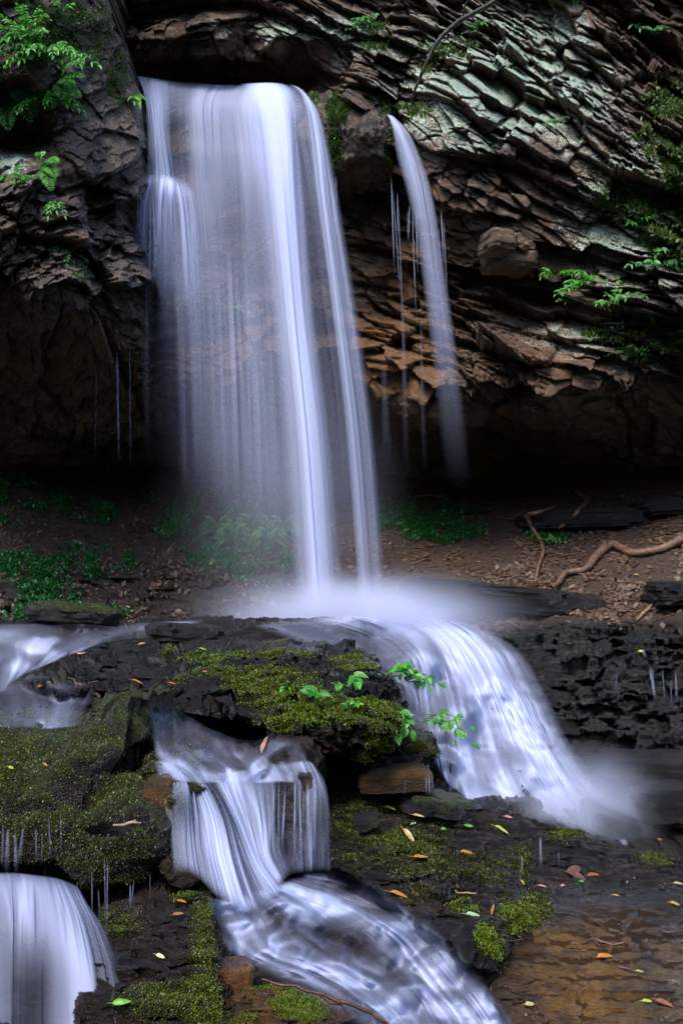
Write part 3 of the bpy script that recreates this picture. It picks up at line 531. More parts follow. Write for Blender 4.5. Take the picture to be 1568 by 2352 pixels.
sheet('waterfall_veil', [[(390, 560, 11.9, .15), (400, 760, 11.8, .25), (404, 940, 11.7, .18), (408, 1150, 11.6, .0)], [(450, 540, 11.8, .3), (458, 760, 11.7, .5), (462, 940, 11.6, .4), (468, 1170, 11.5, .05)], [(510, 520, 11.7, .3), (520, 760, 11.6, .5), (526, 940, 11.5, .42), (534, 1200, 11.4, .05)],
 [(570, 520, 11.6, .25), (582, 760, 11.5, .45), (592, 940, 11.4, .38), (602, 1230, 11.3, .05)], [(610, 520, 11.5, .1), (626, 760, 11.4, .25), (638, 940, 11.3, .25), (650, 1260, 11.2, .0)]], 300, 160, freq=20, lo=.25, pw=1.6, gain=.6, seed=7, relief=.08, vend=(.25, .15), edge=.08, wob=.0, vfreq=1.5)
# the strong jet
sheet('waterfall_jet', [
 [(545, 192, 12.8, .05), (552, 215, 12.1, .10), (560, 300, 11.85, .2), (580, 450, 11.6, .1), (605, 700, 11.4, .05), (640, 1000, 11.2, .05), (672, 1400, 11.1, .05)],
 [(580, 190, 12.8, .7), (590, 218, 12.05, .95), (608, 310, 11.75, .8), (622, 460, 11.5, .62), (648, 720, 11.3, .55), (676, 1020, 11.1, .45), (700, 1410, 11.0, .4)],
 [(612, 189, 12.8, .9), (628, 215, 12.05, 1.1), (645, 310, 11.7, 1.2), (655, 470, 11.45, 1.2), (678, 730, 11.25, 1.2), (708, 1030, 11.0, 1.1), (735, 1415, 10.9, .9)],
 [(640, 190, 12.7, .6), (660, 218, 12.0, .6), (672, 310, 11.7, .5), (682, 470, 11.5, .6), (702, 730, 11.3, .7), (738, 1030, 11.05, .6), (765, 1415, 10.95, .5)],
 [(660, 195, 12.6, .1), (680, 225, 12.0, .1), (690, 320, 11.8, .1), (708, 480, 11.6, .1), (730, 740, 11.4, .1), (765, 1030, 11.2, .1), (800, 1410, 11.1, .05)]],
 200, 420, freq=5, lo=.72, seed=20, edge=.22, relief=.06, wob=.01, vend=(.03, .02), gain=.9, amax=.88)
sheet('waterfall_right_jet', [
 [(660, 192, 12.6, .05), (690, 225, 11.9, .1), (704, 320, 11.8, .1), (722, 460, 11.6, .1), (755, 700, 11.35, .05), (790, 1000, 11.15, .05), (820, 1395, 11.0, .03)],
 [(678, 196, 12.6, .7), (706, 228, 11.85, .95), (724, 320, 11.65, .9), (740, 460, 11.45, .75), (772, 700, 11.25, .62), (808, 1000, 11.05, .50), (840, 1400, 10.95, .4)],
 [(692, 205, 12.5, .5), (722, 245, 11.85, .6), (742, 330, 11.65, .5), (762, 470, 11.5, .55), (798, 710, 11.3, .5), (836, 1000, 11.1, .42), (866, 1400, 11.0, .32)],
 [(700, 215, 12.3, .05), (735, 262, 11.9, .1), (760, 345, 11.75, .1), (785, 480, 11.6, .1), (825, 720, 11.4, .06), (862, 1000, 11.2, .05), (895, 1390, 11.1, .02)]],
 160, 420, freq=5, lo=.65, seed=30, edge=.22, relief=.05, wob=.01, vend=(.03, .02), gain=.85)
sheet('waterfall_veil', [[(330, 392, 12.0, .0), (318, 440, 11.9, .4), (300, 520, 11.9, .25), (296, 640, 11.9, .0)], [(352, 396, 12.0, .9), (345, 425, 11.85, 1.0), (332, 500, 11.85, .5), (326, 660, 11.85, .1)],
 [(385, 398, 12.0, .9), (384, 428, 11.8, 1.3), (382, 500, 11.8, .8), (380, 700, 11.8, .15)], [(410, 405, 12.0, .5), (418, 440, 11.8, 1.1), (428, 520, 11.8, .7), (440, 740, 11.8, .15)], [(425, 410, 12.0, .1), (450, 440, 11.85, .4), (470, 520, 11.8, .25), (485, 700, 11.8, .0)]],
 220, 160, freq=14, lo=.2, pw=1.6, seed=37, relief=.06, vend=(.3, .15), edge=.2, gain=.8)
# second fall on the right of the mossy block
sheet('side_waterfall', [
 [(886, 262, 12.0, .3), (896, 285, 11.85, .4), (908, 360, 11.8, .15), (935, 460, 11.45, .08), (960, 600, 11.15, .05), (985, 800, 10.4, .03), (1020, 1120, 10.2, .01)],
 [(892, 262, 12.0, .8), (912, 290, 11.8, .75), (940, 370, 11.65, .55), (962, 460, 11.4, .42), (985, 600, 11.1, .3), (1010, 800, 10.35, .20), (1045, 1130, 10.2, .08)],
 [(900, 264, 12.0, .7), (930, 300, 11.8, .5), (960, 375, 11.65, .5), (980, 460, 11.4, .42), (1000, 600, 11.1, .32), (1026, 800, 10.35, .24), (1065, 1130, 10.2, .09)],
 [(905, 268, 12.0, .1), (945, 312, 11.85, .1), (978, 385, 11.75, .1), (1000, 470, 11.4, .08), (1022, 610, 11.1, .05), (1050, 800, 10.35, .04), (1090, 1120, 10.2, .01)]],
 100, 320, freq=5, lo=.6, seed=40, edge=.2, vend=(.05, .2), relief=.03, wob=.01)
# loose threads of water that drip off the ledges
def threads(name, lst, d0, seed, thin=.48):
    Vs, Fs, As = [], [], []; n = 0; r = np.random.default_rng(seed)
    for (x, y0, y1, w_, a, dx) in lst:
        k = 60; t = np.linspace(0, 1, k); cx = x + dx * t; cy = y0 + (y1 - y0) * t; ww = w_ * (.8 + 1.0 * t)
        d = (d0(x, y0) if callable(d0) else d0) - .10 - .25 * t * 0
        for j, q in enumerate((-1, -.4, .4, 1)):
            Vs.append(P(cx + q * ww, cy, d - .02 * (abs(q) < .5) + 0 * t)); As.append((a * thin * sstep(0, .15, t) * (1 - sstep(.35, 1, t)) * (.6 + .4 * vnoise(t * 12, t * 0 + x, t * 0, seed))) * (1 if abs(q) < .5 else 0))
        for j in range(3):
            i = np.arange(k - 1); b = n + j * k; Fs.append(np.stack([b + i, b + i + 1, b + k + i + 1, b + k + i], -1))
        n += 4 * k
    o = mkmesh(name, np.concatenate(Vs), np.concatenate(Fs), W_FALL, dict(alpha=np.concatenate(As))); o['kind'] = 'structure'; return o
r_ = np.random.default_rng(5)
L = [(268, 800, 1080, 2.2, .8, 6), (272, 815, 1000, 1.6, .6, -2), (298, 770, 1090, 1.6, .5, 2), (222, 830, 1090, 1.8, .22, -4), (336, 560, 1080, 5, .30, 0), (346, 440, 760, 2.2, .5, -4), (325, 440, 560, 2, .6, -6), (318, 440, 540, 1.4, .6, -2), (352, 445, 640, 2.4, .6, 6), (370, 450, 700, 2, .4, -24),
     (762, 400, 560, 2.0, .9, 6), (768, 400, 620, 1.6, .9, 4), (752, 395, 560, 2, .6, 2), (772, 400, 520, 1.2, .7, 2), (664, 430, 520, 1.5, .35, 0), (648, 440, 520, 1.5, .3, 0)]
threads('drip_threads', L, 11.75, 3)
L = [(898, 405, 640, 1.6, .9, 8), (902, 430, 700, 1.4, .6, 18), (912, 440, 560, 1.3, .9, 2), (914, 450, 900, 2.4, .30, 16), (940, 470, 560, 1.5, .8, -2), (946, 470, 760, 1.7, .55, 10), (936, 480, 560, 1.2, .5, 0), (955, 470, 640, 1.6, .6, 4), (1010, 400, 430, 1.5, .4, 2), (1012, 480, 620, 1.8, .85, 8), (1006, 520, 640, 1.2, .6, 8), (1018, 500, 700, 1.4, .6, 10),
     (925, 700, 1100, 5, .14, 8), (965, 720, 1100, 4, .12, 10), (880, 820, 1100, 8, .10, 10)]
threads('drip_threads', L, 11.3, 4)

# upper pool running in from the left behind the bench, and the thin flow in front of it
lift = .05
sheet('upper_stream', [
 [(-340, 1432, 0, .05), (-340, 1470, 0, .2), (-340, 1520, 0, .1), (-340, 1600, 0, .2)],
 [(-40, 1432, 0, .03), (-30, 1468, 0, .35), (-20, 1520, 0, .30), (-30, 1600, 0, .3)],
 [(90, 1432, 0, .06), (80, 1466, 0, .35), (60, 1510, 0, .7), (20, 1575, 0, .1)],
 [(210, 1432, 0, .05), (190, 1452, 0, .15), (150, 1490, 0, .55), (70, 1545, 0, .1)],
 [(330, 1430, 0, .15), (320, 1442, 0, .35), (290, 1462, 0, .35), (240, 1478, 0, .2)],
 [(480, 1422, 0, .6), (470, 1430, 0, .4), (440, 1445, 0, .1), (400, 1462, 0, .1)]],
 260, 150, freq=9, lo=.12, pw=1.8, gain=1.3, foam=(.35, 1.3, .05, .4), seed=50, drape=.035, blur=4, near=1, relief=.02, edge=.12, vend=(.03, .12), wob=.08)
sheet('ledge_stream', [
 [(-340, 1560, 0, .1), (-340, 1600, 0, .3), (-340, 1650, 0, .6), (-340, 1690, 0, .4)],
 [(-20, 1545, 0, .12), (-10, 1585, 0, .2), (0, 1625, 0, .55), (10, 1672, 0, .7)],
 [(100, 1550, 0, .05), (110, 1590, 0, .15), (120, 1630, 0, .7), (110, 1675, 0, .8)],
 [(220, 1575, 0, .05), (230, 1600, 0, .2), (200, 1630, 0, .35), (190, 1668, 0, .4)]],
 160, 90, freq=7, lo=.2, pw=1.6, gain=1.2, foam=(.4, 1.2, .05, .4), seed=60, drape=.035, blur=4, near=1, relief=.02, edge=.2, vend=(.08, .06), wob=.08)
# foaming landing of the fall and the big right-hand cascade
sheet('right_cascade', [
 [(560, 1436, 0, .10), (600, 1446, 0, .35), (640, 1462, 0, .45), (690, 1476, 0, .5), (740, 1490, 0, .45), (780, 1500, 0, .2), (800, 1510, 0, .1)],
 [(660, 1424, 0, .75), (740, 1436, 0, .55), (820, 1460, 0, .35), (868, 1500, 0, .35), (905, 1540, 0, .4), (935, 1580, 0, .45), (950, 1640, 0, .3), (960, 1700, 0, .2)],
 [(740, 1416, 0, 1.0), (830, 1428, 0, .9), (900, 1460, 0, .45), (945, 1510, 0, .55), (965, 1580, 0, .6), (975, 1660, 0, .4), (1000, 1760, 0, .5)],
 [(800, 1412, 0, 1.1), (890, 1424, 0, 1.2), (965, 1460, 0, 1.0), (1010, 1530, 0, .75), (1025, 1620, 0, .5), (1040, 1720, 0, .6), (1075, 1850, 0, .7)],
 [(850, 1408, 0, 1.2), (950, 1422, 0, 1.4), (1040, 1470, 0, 1.3), (1090, 1550, 0, 1.0), (1130, 1650, 0, .8), (1180, 1770, 0, .8), (1265, 1925, 0, .9)],
 [(900, 1406, 0, .9), (1010, 1424, 0, 1.1), (1090, 1478, 0, 1.3), (1150, 1570, 0, 1.2), (1210, 1690, 0, 1.2), (1290, 1830, 0, 1.1), (1405, 1985, 0, 1.0)],
 [(950, 1408, 0, .4), (1060, 1432, 0, .5), (1150, 1490, 0, .5), (1200, 1580, 0, .55), (1260, 1700, 0, .55), (1350, 1840, 0, .6), (1470, 1985, 0, .5)],
 [(1000, 1412, 0, .02), (1110, 1440, 0, .03), (1200, 1500, 0, .03), (1255, 1590, 0, .03), (1310, 1700, 0, .04), (1410, 1840, 0, .05), (1530, 1980, 0, .03)]],
 520, 420, freq=22, lo=.3, pw=1.3, zb=ZB_BED, seed=70, foam=(.7, 1.25, .15, .8), drape=.025, blur=3, relief=.10, edge=.06, vend=(.10, .05), wob=.06, vfreq=5, gain=1.05, amax=.95)
# middle cascade: pool, lip, falls
sheet('middle_pool', [
 [(335, 1608, 0, .1), (345, 1660, 0, .2), (350, 1705, 0, .3), (360, 1745, 0, .4), (385, 1790, 0, .4)],
 [(400, 1618, 0, .05), (400, 1670, 0, .5), (395, 1712, 0, .15), (420, 1755, 0, .5), (450, 1800, 0, .6)],
 [(480, 1640, 0, .03), (470, 1680, 0, .25), (480, 1725, 0, .5), (520, 1765, 0, .6), (530, 1800, 0, .8)],
 [(560, 1662, 0, .03), (560, 1700, 0, .15), (570, 1730, 0, .35), (590, 1765, 0, .5), (600, 1800, 0, .8)],
 [(640, 1688, 0, .05), (640, 1712, 0, .3), (650, 1735, 0, .25), (670, 1765, 0, .3), (680, 1800, 0, .4)],
 [(690, 1705, 0, .1), (700, 1730, 0, .3), (715, 1755, 0, .35), (730, 1785, 0, .4), (742, 1820, 0, .4)]],
 260, 150, freq=12, lo=.08, pw=1.9, gain=1.05, foam=(.4, 1.2, .08, .6), seed=80, drape=.035, blur=3, near=1, relief=.02, edge=.1, vend=(.06, .08), wob=.08)
sheet('middle_cascade', [
 [(350, 1745, 5.0, .1), (365, 1800, 4.7, .3), (372, 1860, 4.6, .35), (380, 1930, 4.5, .3), (385, 2015, 4.4, .15)],
 [(375, 1748, 5.0, .6), (420, 1785, 4.75, .5), (428, 1850, 4.6, .15), (430, 1930, 4.5, .45), (440, 2010, 4.4, .4)],
 [(395, 1750, 5.0, .9), (445, 1800, 4.75, 1.1), (470, 1870, 4.6, 1.1), (492, 1970, 4.45, 1.0), (520, 2080, 4.3, .8)],
 [(430, 1755, 5.0, .25), (480, 1800, 4.8, .12), (520, 1880, 4.6, .45), (548, 1980, 4.45, 1.1), (590, 2100, 4.3, .9)],
 [(505, 1772, 5.05, .5), (518, 1810, 4.85, .85), (552, 1890, 4.7, .85), (590, 1980, 4.55, .9), (640, 2060, 4.4, .8)],
 [(580, 1765, 5.05, .5), (598, 1805, 4.9, .9), (606, 1890, 4.75, .8), (618, 1970, 4.6, .6), (650, 2030, 4.5, .6)],
 [(640, 1755, 5.1, .4), (655, 1800, 4.95, .08), (652, 1880, 4.8, .05), (655, 1950, 4.65, .15), (672, 2010, 4.55, .4)],
 [(695, 1745, 5.15, .5), (712, 1800, 5.0, .5), (712, 1880, 4.85, .3), (705, 1950, 4.7, .45), (710, 2005, 4.6, .4)],
 [(720, 1750, 5.15, .2), (750, 1800, 5.0, .35), (762, 1880, 4.85, .18), (768, 1950, 4.75, .1), (775, 2000, 4.7, .05)]],
 420, 240, freq=18, lo=.12, pw=1.9, seed=90, relief=.08, edge=.05, vend=(.06, .12), gain=.80, amax=.88)
# lower run sweeping to the right
sheet('lower_rapids', [
 [(470, 2060, 0, .4), (492, 2120, 0, .5), (512, 2180, 0, .6), (570, 2226, 0, .5), (670, 2276, 0, .3), (780, 2350, 0, .15), (850, 2480, 0, .1)],
 [(520, 2060, 0, .9), (560, 2125, 0, .7), (600, 2190, 0, .9), (690, 2225, 0, .9), (790, 2280, 0, .7), (890, 2365, 0, .5), (960, 2480, 0, .4)],
 [(560, 2050, 0, 1.0), (620, 2105, 0, .25), (670, 2165, 0, .35), (750, 2205, 0, .55), (840, 2262, 0, .8), (930, 2350, 0, .8), (1000, 2480, 0, .7)],
 [(595, 2040, 0, 1.1), (675, 2092, 0, .6), (740, 2135, 0, .08), (815, 2180, 0, .05), (895, 2238, 0, .2), (975, 2335, 0, .6), (1040, 2480, 0, .7)],
 [(630, 2030, 0, 1.0), (730, 2075, 0, 1.0), (820, 2118, 0, .5), (890, 2165, 0, .3), (950, 2240, 0, .7), (1030, 2340, 0, 1.0), (1100, 2480, 0, .8)],
 [(660, 2020, 0, .8), (765, 2055, 0, .8), (865, 2105, 0, .9), (940, 2160, 0, 1.0), (1000, 2232, 0, 1.1), (1090, 2338, 0, 1.0), (1170, 2480, 0, .8)],
 [(690, 2008, 0, .5), (800, 2035, 0, .35), (905, 2090, 0, .25), (980, 2146, 0, .2), (1040, 2215, 0, .3), (1125, 2325, 0, .5), (1230, 2480, 0, .4)],
 [(730, 1990, 0, .1), (830, 2015, 0, .15), (930, 2070, 0, .03), (1010, 2128, 0, .03), (1070, 2195, 0, .05), (1165, 2315, 0, .1), (1280, 2480, 0, .1)]],
 360, 360, freq=15, lo=.2, pw=1.7, seed=110, foam=(.5, 1.3, .10, .55), drape=.025, blur=3, near=2, relief=.03, edge=.14, vend=(.06, 0), wob=.05, vfreq=1.8, gain=1.05, amax=.9)
# thin clear film of water over the brown shelf
W_FILM = water_clear('clear_shallow_water', (.80, .66, .46), .8)
sheet('shallow_water', [[(x, y, 0, 0) for y in (2075 + max(0, 1250 - x) * .3, 2140, 2230, 2340, 2480, 2620)] for x in (1190, 1300, 1450, 1600, 1800)], 140, 120, seed=140, drape=-.015, blur=4, near=0, mat=W_FILM, relief=0, edge=.06, vend=(.08, 0))
# bottom-left fall
sheet('corner_waterfall', [
 [(-300, 2000, 4.1, .5), (-320, 2040, 3.85, .6), (-330, 2110, 3.7, .5), (-340, 2250, 3.6, .5), (-340, 2480, 3.45, .5)],
 [(-30, 2003, 4.1, .4), (-30, 2035, 3.85, .7), (-20, 2110, 3.7, .8), (-20, 2250, 3.6, .6), (-20, 2480, 3.45, .5)],
 [(30, 2003, 4.1, .4), (40, 2030, 3.85, .8), (42, 2110, 3.7, .8), (40, 2250, 3.6, .2), (40, 2480, 3.45, .2)],
 [(80, 2008, 4.1, .3), (92, 2036, 3.85, .6), (98, 2120, 3.7, .55), (100, 2250, 3.6, .12), (100, 2480, 3.45, .2)],
 [(130, 2015, 4.1, .3), (146, 2044, 3.85, .9), (170, 2130, 3.7, .9), (190, 2260, 3.55, .8), (200, 2480, 3.4, .8)],
 [(165, 2028, 4.1, .4), (182, 2060, 3.85, .8), (214, 2140, 3.7, .5), (245, 2270, 3.55, .4), (262, 2480, 3.4, .45)],
 [(185, 2040, 4.1, .1), (205, 2078, 3.9, .15), (255, 2150, 3.75, .06), (300, 2280, 3.65, .04), (330, 2480, 3.5, .03)]],
 300, 240, freq=11, lo=.35, pw=1.5, seed=130, relief=.05, edge=.12, vend=(.1, 0), gain=.78, amax=.8)
threads('drip_threads', [(20, 1900, 2010, 5, .6, -4), (35, 1910, 2010, 4, .6, 4), (8, 1890, 2000, 3, .4, -2), (55, 1900, 1990, 4, .5, -12), (84, 1900, 1985, 2.5, .5, 0), (98, 1910, 1990, 2, .4, -2), (112, 1870, 1980, 2.5, .4, 6), (140, 1860, 1970, 1.5, .4, 2),
   (212, 2000, 2110, 1.6, .7, 0), (226, 2040, 2110, 2, .4, 4), (240, 1960, 2140, 1.6, .6, 4), (248, 1975, 2150, 1.8, .7, -2), (300, 2030, 2090, 2.4, .8, 0), (308, 2020, 2080, 1.6, .6, -5), (345, 2000, 2080, 1.2, .4, 0), (286, 1860, 1910, 1.2, .4, 0)], 3.98, 6, .4)
L = [(640, 1800, 1960, 2, .6, 0), (655, 1810, 1970, 3, .8, -8), (678, 1780, 2000, 2.6, .9, -2), (688, 1800, 2000, 2.2, .9, 4), (706, 1790, 1995, 5, .8, 6), (722, 1800, 1995, 3, .6, 2)]
threads('drip_threads', L, 4.62, 7)
L = [(978, 1778, 1830, 1.6, .7, 1), (984, 1775, 1835, 1.6, .7, 2), (930, 1790, 1830, 1.2, .4, 0), (1240, 1920, 2000, 3.5, .7, 2), (1198, 1965, 2010, 2.5, .6, 0), (1282, 1955, 1990, 1.6, .5, 0)]
threads('drip_threads', L, 5.5, 8)
L = [(1490, 1530, 1610, 2.6, .8, 14), (1496, 1530, 1622, 2.2, .7, 8), (1520, 1535, 1615, 1.6, .6, 6), (1550, 1540, 1620, 2.2, .7, 4), (1416, 1540, 1600, 1.5, .35, -4), (1475, 1490, 1512, 4, .6, 6), (1540, 1560, 1625, 1.6, .5, 0)]
threads('drip_threads', L, 8.5, 9)

# ------------------------------------------------------------ small shapes
def frames(dirs, nrm):
    d = dirs / (np.linalg.norm(dirs, axis=1, keepdims=True) + 1e-9); s_ = np.cross(d, nrm); s_ /= np.linalg.norm(s_, axis=1, keepdims=True) + 1e-9
    return d, s_, np.cross(s_, d)
def leaf_tpl(rows=5, curl=.25, fold=.18, tip=1.0, wide=.45):
    t = np.linspace(0, 1, rows); wdt = np.sin(np.pi * np.clip(t, 0, 1) ** (.55 + wide * .5)) ** .8; wdt[0] = .06; wdt[-1] = .02
    V = []
    for a, b in zip(t, wdt):
        for q in (-1, 0, 1): V.append((a, q * b * .5, -curl * a * a + fold * b * abs(q)))
    Fc = [(3 * i + j, 3 * i + j + 1, 3 * i + j + 4, 3 * i + j + 3) for i in range(rows - 1) for j in (0, 1)]
    return np.array(V), np.array(Fc)
def leaves(name, pts, dirs, nrm, L, W, mat, parent=None, tint=None, curl=.25, rows=5, fold=.18):
    T, Fc = leaf_tpl(rows, curl, fold); d, s_, n_ = frames(dirs, nrm); n = len(pts); L = np.broadcast_to(L, n)[:, None, None]; W = np.broadcast_to(W, n)[:, None, None]
    V = pts[:, None] + d[:, None] * T[None, :, :1] * L + s_[:, None] * T[None, :, 1:2] * W + n_[:, None] * T[None, :, 2:] * L
    f = (Fc[None] + (np.arange(n) * len(T))[:, None, None]).reshape(-1, 4)
    tt = np.repeat(rng.random(n) if tint is None else tint, len(T))
    return mkmesh(name, V.reshape(-1, 3), f, mat, dict(tint=tt), parent=parent)
def scatter(name, R, wgt, n, L, W, mat, lean=.6, seed=0, lift=0., kind='stuff', label=None, flat=False, up=.0, side=0):
    """many leaf-sized faces over a rock mass, denser where wgt is high"""
    r = np.random.default_rng(seed); V, N = R['V'], R['N'].copy(); a = wgt * R['inside']; a = a / a.sum()
    i = r.choice(len(V), n, p=a); p = V[i] + r.normal(0, .006, (n, 3)) + N[i] * lift; nn = N[i] + np.array([0, 0, up]); nn /= np.linalg.norm(nn, axis=1, keepdims=True)
    rd = r.normal(0, 1, (n, 3)); rd /= np.linalg.norm(rd, axis=1, keepdims=True)
    d = (rd if flat else nn) * (1 if not flat else 1) + rd * lean * (0 if flat else 1) + (nn * .12 if flat else 0)
    if flat: d = d - nn * (d * nn).sum(1, keepdims=True) * .85
    s_ = np.cross(d, nn + rd[:, ::-1] * .3)
    d /= np.linalg.norm(d, axis=1, keepdims=True); s_ /= np.linalg.norm(s_, axis=1, keepdims=True) + 1e-9
    l = L * (.5 + r.random(n))[:, None]; w_ = W * (.5 + r.random(n))[:, None]
    Q = np.stack([p, p + d * l * .5 + s_ * w_ * .5, p + d * l, p + d * l * .5 - s_ * w_ * .5], 1)
    o = mkmesh(name, Q.reshape(-1, 3), np.arange(4 * n).reshape(n, 4), mat, dict(tint=np.repeat(r.random(n), 4)), smooth=False)
    return tag(o, label, None, None, kind)
def tube(name, pts, rad, mat, parent=None, sides=7, n=None, wobble=0., seed=0, org=None, link=True):
    pts = np.array(pts, float); n = n or max(8, 5 * len(pts)); q = crv(pts, n); rr = crv(np.array(rad, float)[:, None] if len(rad) == len(pts) else np.interp(np.linspace(0, 1, len(pts)), np.linspace(0, 1, len(rad)), rad)[:, None], n)[:, 0]
    if wobble: r = np.random.default_rng(seed); q = q + wobble * (fbm(q[:, 0], q[:, 1], q[:, 2], 14, 3, seed)[:, None] - .5) * np.array([1, 1, 1.])
    tg = np.gradient(q, axis=0); tg /= np.linalg.norm(tg, axis=1, keepdims=True); u = np.cross(tg, [0.13, .2, 1]); u /= np.linalg.norm(u, axis=1, keepdims=True); v = np.cross(tg, u)
    a = np.linspace(0, 2 * np.pi, sides, endpoint=False)
    V = q[:, None] + rr[:, None, None] * (np.cos(a)[None, :, None] * u[:, None] + np.sin(a)[None, :, None] * v[:, None])
    if wobble: V = V + (V - q[:, None]) * .5 * (fbm(V[..., 0], V[..., 1], V[..., 2], 30, 3, seed + 1)[..., None] - .5)
    V = V.reshape(-1, 3)
    if org is not None: V = V - org
    i, j = np.meshgrid(np.arange(n - 1), np.arange(sides), indexing='ij'); f = np.stack([i * sides + j, i * sides + (j + 1) % sides, (i + 1) * sides + (j + 1) % sides, (i + 1) * sides + j], -1).reshape(-1, 4)
    caps = np.array([[0, 1, 2, 3], [(n - 1) * sides + 3, (n - 1) * sides + 2, (n - 1) * sides + 1, (n - 1) * sides]])
    if not link: return V, np.concatenate([f, caps])
    return mkmesh(name, V, np.concatenate([f, caps]), mat, None, parent=parent)
def empty(name, loc, label, cat, group=None):
    o = bpy.data.objects.new(name, None); COL.objects.link(o); o.location = loc; o.empty_display_size = .05; return tag(o, label, cat, group)

L_MOSS = leaf_mat('moss_leaf', (.022, .020, .003), (.25, .37, .018), .45, .25)
L_MOSSD = leaf_mat('dark_moss_leaf', (.014, .011, .005), (.10, .115, .012), .42, .2)
L_BRIGHT = leaf_mat('bright_leaf', (.025, .17, .012), (.11, .42, .03), .4, .35)
L_COVER = leaf_mat('ground_cover_leaf', (.018, .09, .022), (.055, .25, .045), .4, .25)
L_LITTER = leaf_mat('leaf_litter', (.03, .016, .010), (.15, .085, .052), .6, .0)
L_PALEM = leaf_mat('wall_moss_leaf', (.03, .06, .01), (.12, .20, .03), .5, .2)

def scatter_all():
    U = lambda R, lo=.35, k='moss': sstep(0, .5, R['A'][k] * (-.1 + 2.1 * fbm(R['V'][:, 0], R['V'][:, 1], R['V'][:, 2], 4.5, 5, 401, .65)) - lo) * (.3 + fbm(R['V'][:, 0], R['V'][:, 1], R['V'][:, 2], 22, 2, 409)) * (.25 + np.clip(R['N'][:, 2], 0, 1))
    scatter('moss', R_BENCH, U(R_BENCH), 62100, 0.0102, 0.0061, L_MOSS, seed=1, label='bright green moss over the dark central ledge')
    scatter('moss', R_BENCH2, U(R_BENCH2), 6750, 0.0092, 0.0056, L_MOSSD, seed=2, label='moss on the slab edge under the central ledge')
    scatter('moss', R_MOUND, U(R_MOUND, .2) + .02, 94500, 0.0086, 0.0046, L_MOSSD, seed=3, lean=1., label='dark wet moss over the left mound')
    scatter('moss', R_MOUND, U(R_MOUND, .55) * (R['A']['moss'] if 0 else 1), 20250, 0.0081, 0.0046, L_MOSS, seed=4, label='bright tips in the moss of the left mound')
    scatter('moss', R_SHELF, U(R_SHELF, .25), 56700, 0.0086, 0.0051, L_MOSSD, seed=5, label='dark green moss on the lower right shelf')
    scatter('moss', R_SHELF, U(R_SHELF, .5), 21600, 0.0081, 0.0046, L_MOSS, seed=15, label='bright green moss on the lower right shelf')
    scatter('moss', R_SHELFB, U(R_SHELFB, .25), 16200, 0.0076, 0.0046, L_MOSS, seed=6, label='moss on the block at the front of the right shelf')
    scatter('moss', R_MID, U(R_MID, .15) + .004, 29700, 0.0081, 0.0051, L_MOSSD, seed=7, lean=1., label='moss on the rock beside the middle cascade')
    scatter('moss', R_TIER, U(R_TIER, .2), 35100, 0.0066, 0.0035, L_MOSSD, seed=8, lean=.9, label='moss on the lower left tier of rock')
    scatter('moss', R_TIER, U(R_TIER, .5), 12150, 0.0074, 0.0041, L_MOSS, seed=28, lean=.9, label='bright tips in the moss of the lower left tier')
    scatter('moss', R_TIER2, U(R_TIER2, .2), 16200, 0.0056, 0.0030, L_MOSS, seed=9, label='moss on the rock at the bottom edge')
    scatter('moss', R_BLOCK, U(R_BLOCK, .45), 9000, .035, .02, L_PALEM, seed=10, label='green moss on the block between the two falls')
    scatter('moss', R_LEFT, U(R_LEFT, .5), 9000, .03, .016, L_PALEM, seed=11, label='yellow-green moss streaks on the left rock wall')
    scatter('moss', R_CLIFF, U(R_CLIFF, .40), 26000, .05, .028, L_PALEM, seed=12, label='moss cushions on the right-hand cliff')
    A, X, Y = R_BANK['A'], R_BANK['px'], R_BANK['py']
    scatter('ground_cover', R_BANK, np.clip(A['moss'] - .12, 0, 1) * sstep(.42, .62, fbm(X, Y, X * 0, 1 / 30., 5, 402, .6)), 60000, .042, .026, L_COVER, seed=13, lean=.9, lift=.02, up=1, label='low green plants growing on the bank behind the fall')
    scatter('leaf_litter', R_BANK, A['soil'] * (.1 + (fbm(X, Y, X * 0, 1 / 40., 4, 403) > .5)), 42000, .07, .04, L_LITTER, seed=14, flat=True, lift=.01, label='brown leaf litter and stone chips on the bank')
    X, Y = R_SHELF['px'], R_SHELF['py']
    scatter('leaf_litter', R_SHELF, (Y > 2000) * (X > 1050) * (.03 + (fbm(X, Y, X * 0, 1 / 30., 4, 404) > .62)), 1500, .02, .010, L_LITTER, seed=16, flat=True, lift=.004, label='bits of leaf litter on the wet brown shelf')
scatter_all()

# ------------------------------------------------------------ plants
M_STEM, _t, _o = NM('plant_stem'); _b = _t.nodes.new('ShaderNodeBsdfPrincipled'); _b.inputs['Base Color'].default_value = (.05, .11, .02, 1); _t.links.new(_b.outputs[0], _o.inputs[0])
def wood(name, a, b_, rough=.55):
    m, t, out = NM(name); g = G(t); c = g.mix(g.ramp(g.noise(g.co((1, 1, 1)), 22, 6, .7), .35, .65), a, b_)
    b = g.n('ShaderNodeBsdfPrincipled'); t.links.new(c, b.inputs['Base Color']); b.inputs['Roughness'].default_value = rough
    bp = g.n('ShaderNodeBump'); bp.inputs['Strength'].default_value = .6; bp.inputs['Distance'].default_value = .01; t.links.new(g.noise(g.co(), 60, 4), bp.inputs['Height']); t.links.new(bp.outputs[0], b.inputs['Normal'])
    t.links.new(b.outputs[0], out.inputs[0]); return m
W_ROOT = wood('root_bark', (.07, .038, .022), (.17, .095, .055)); W_DARK = wood('dark_bark', (.010, .009, .007), (.035, .028, .020)); W_STICK = wood('pale_stick', (.13, .075, .04), (.30, .19, .11)); W_WET = wood('wet_stick', (.035, .016, .010), (.10, .045, .025), .3)
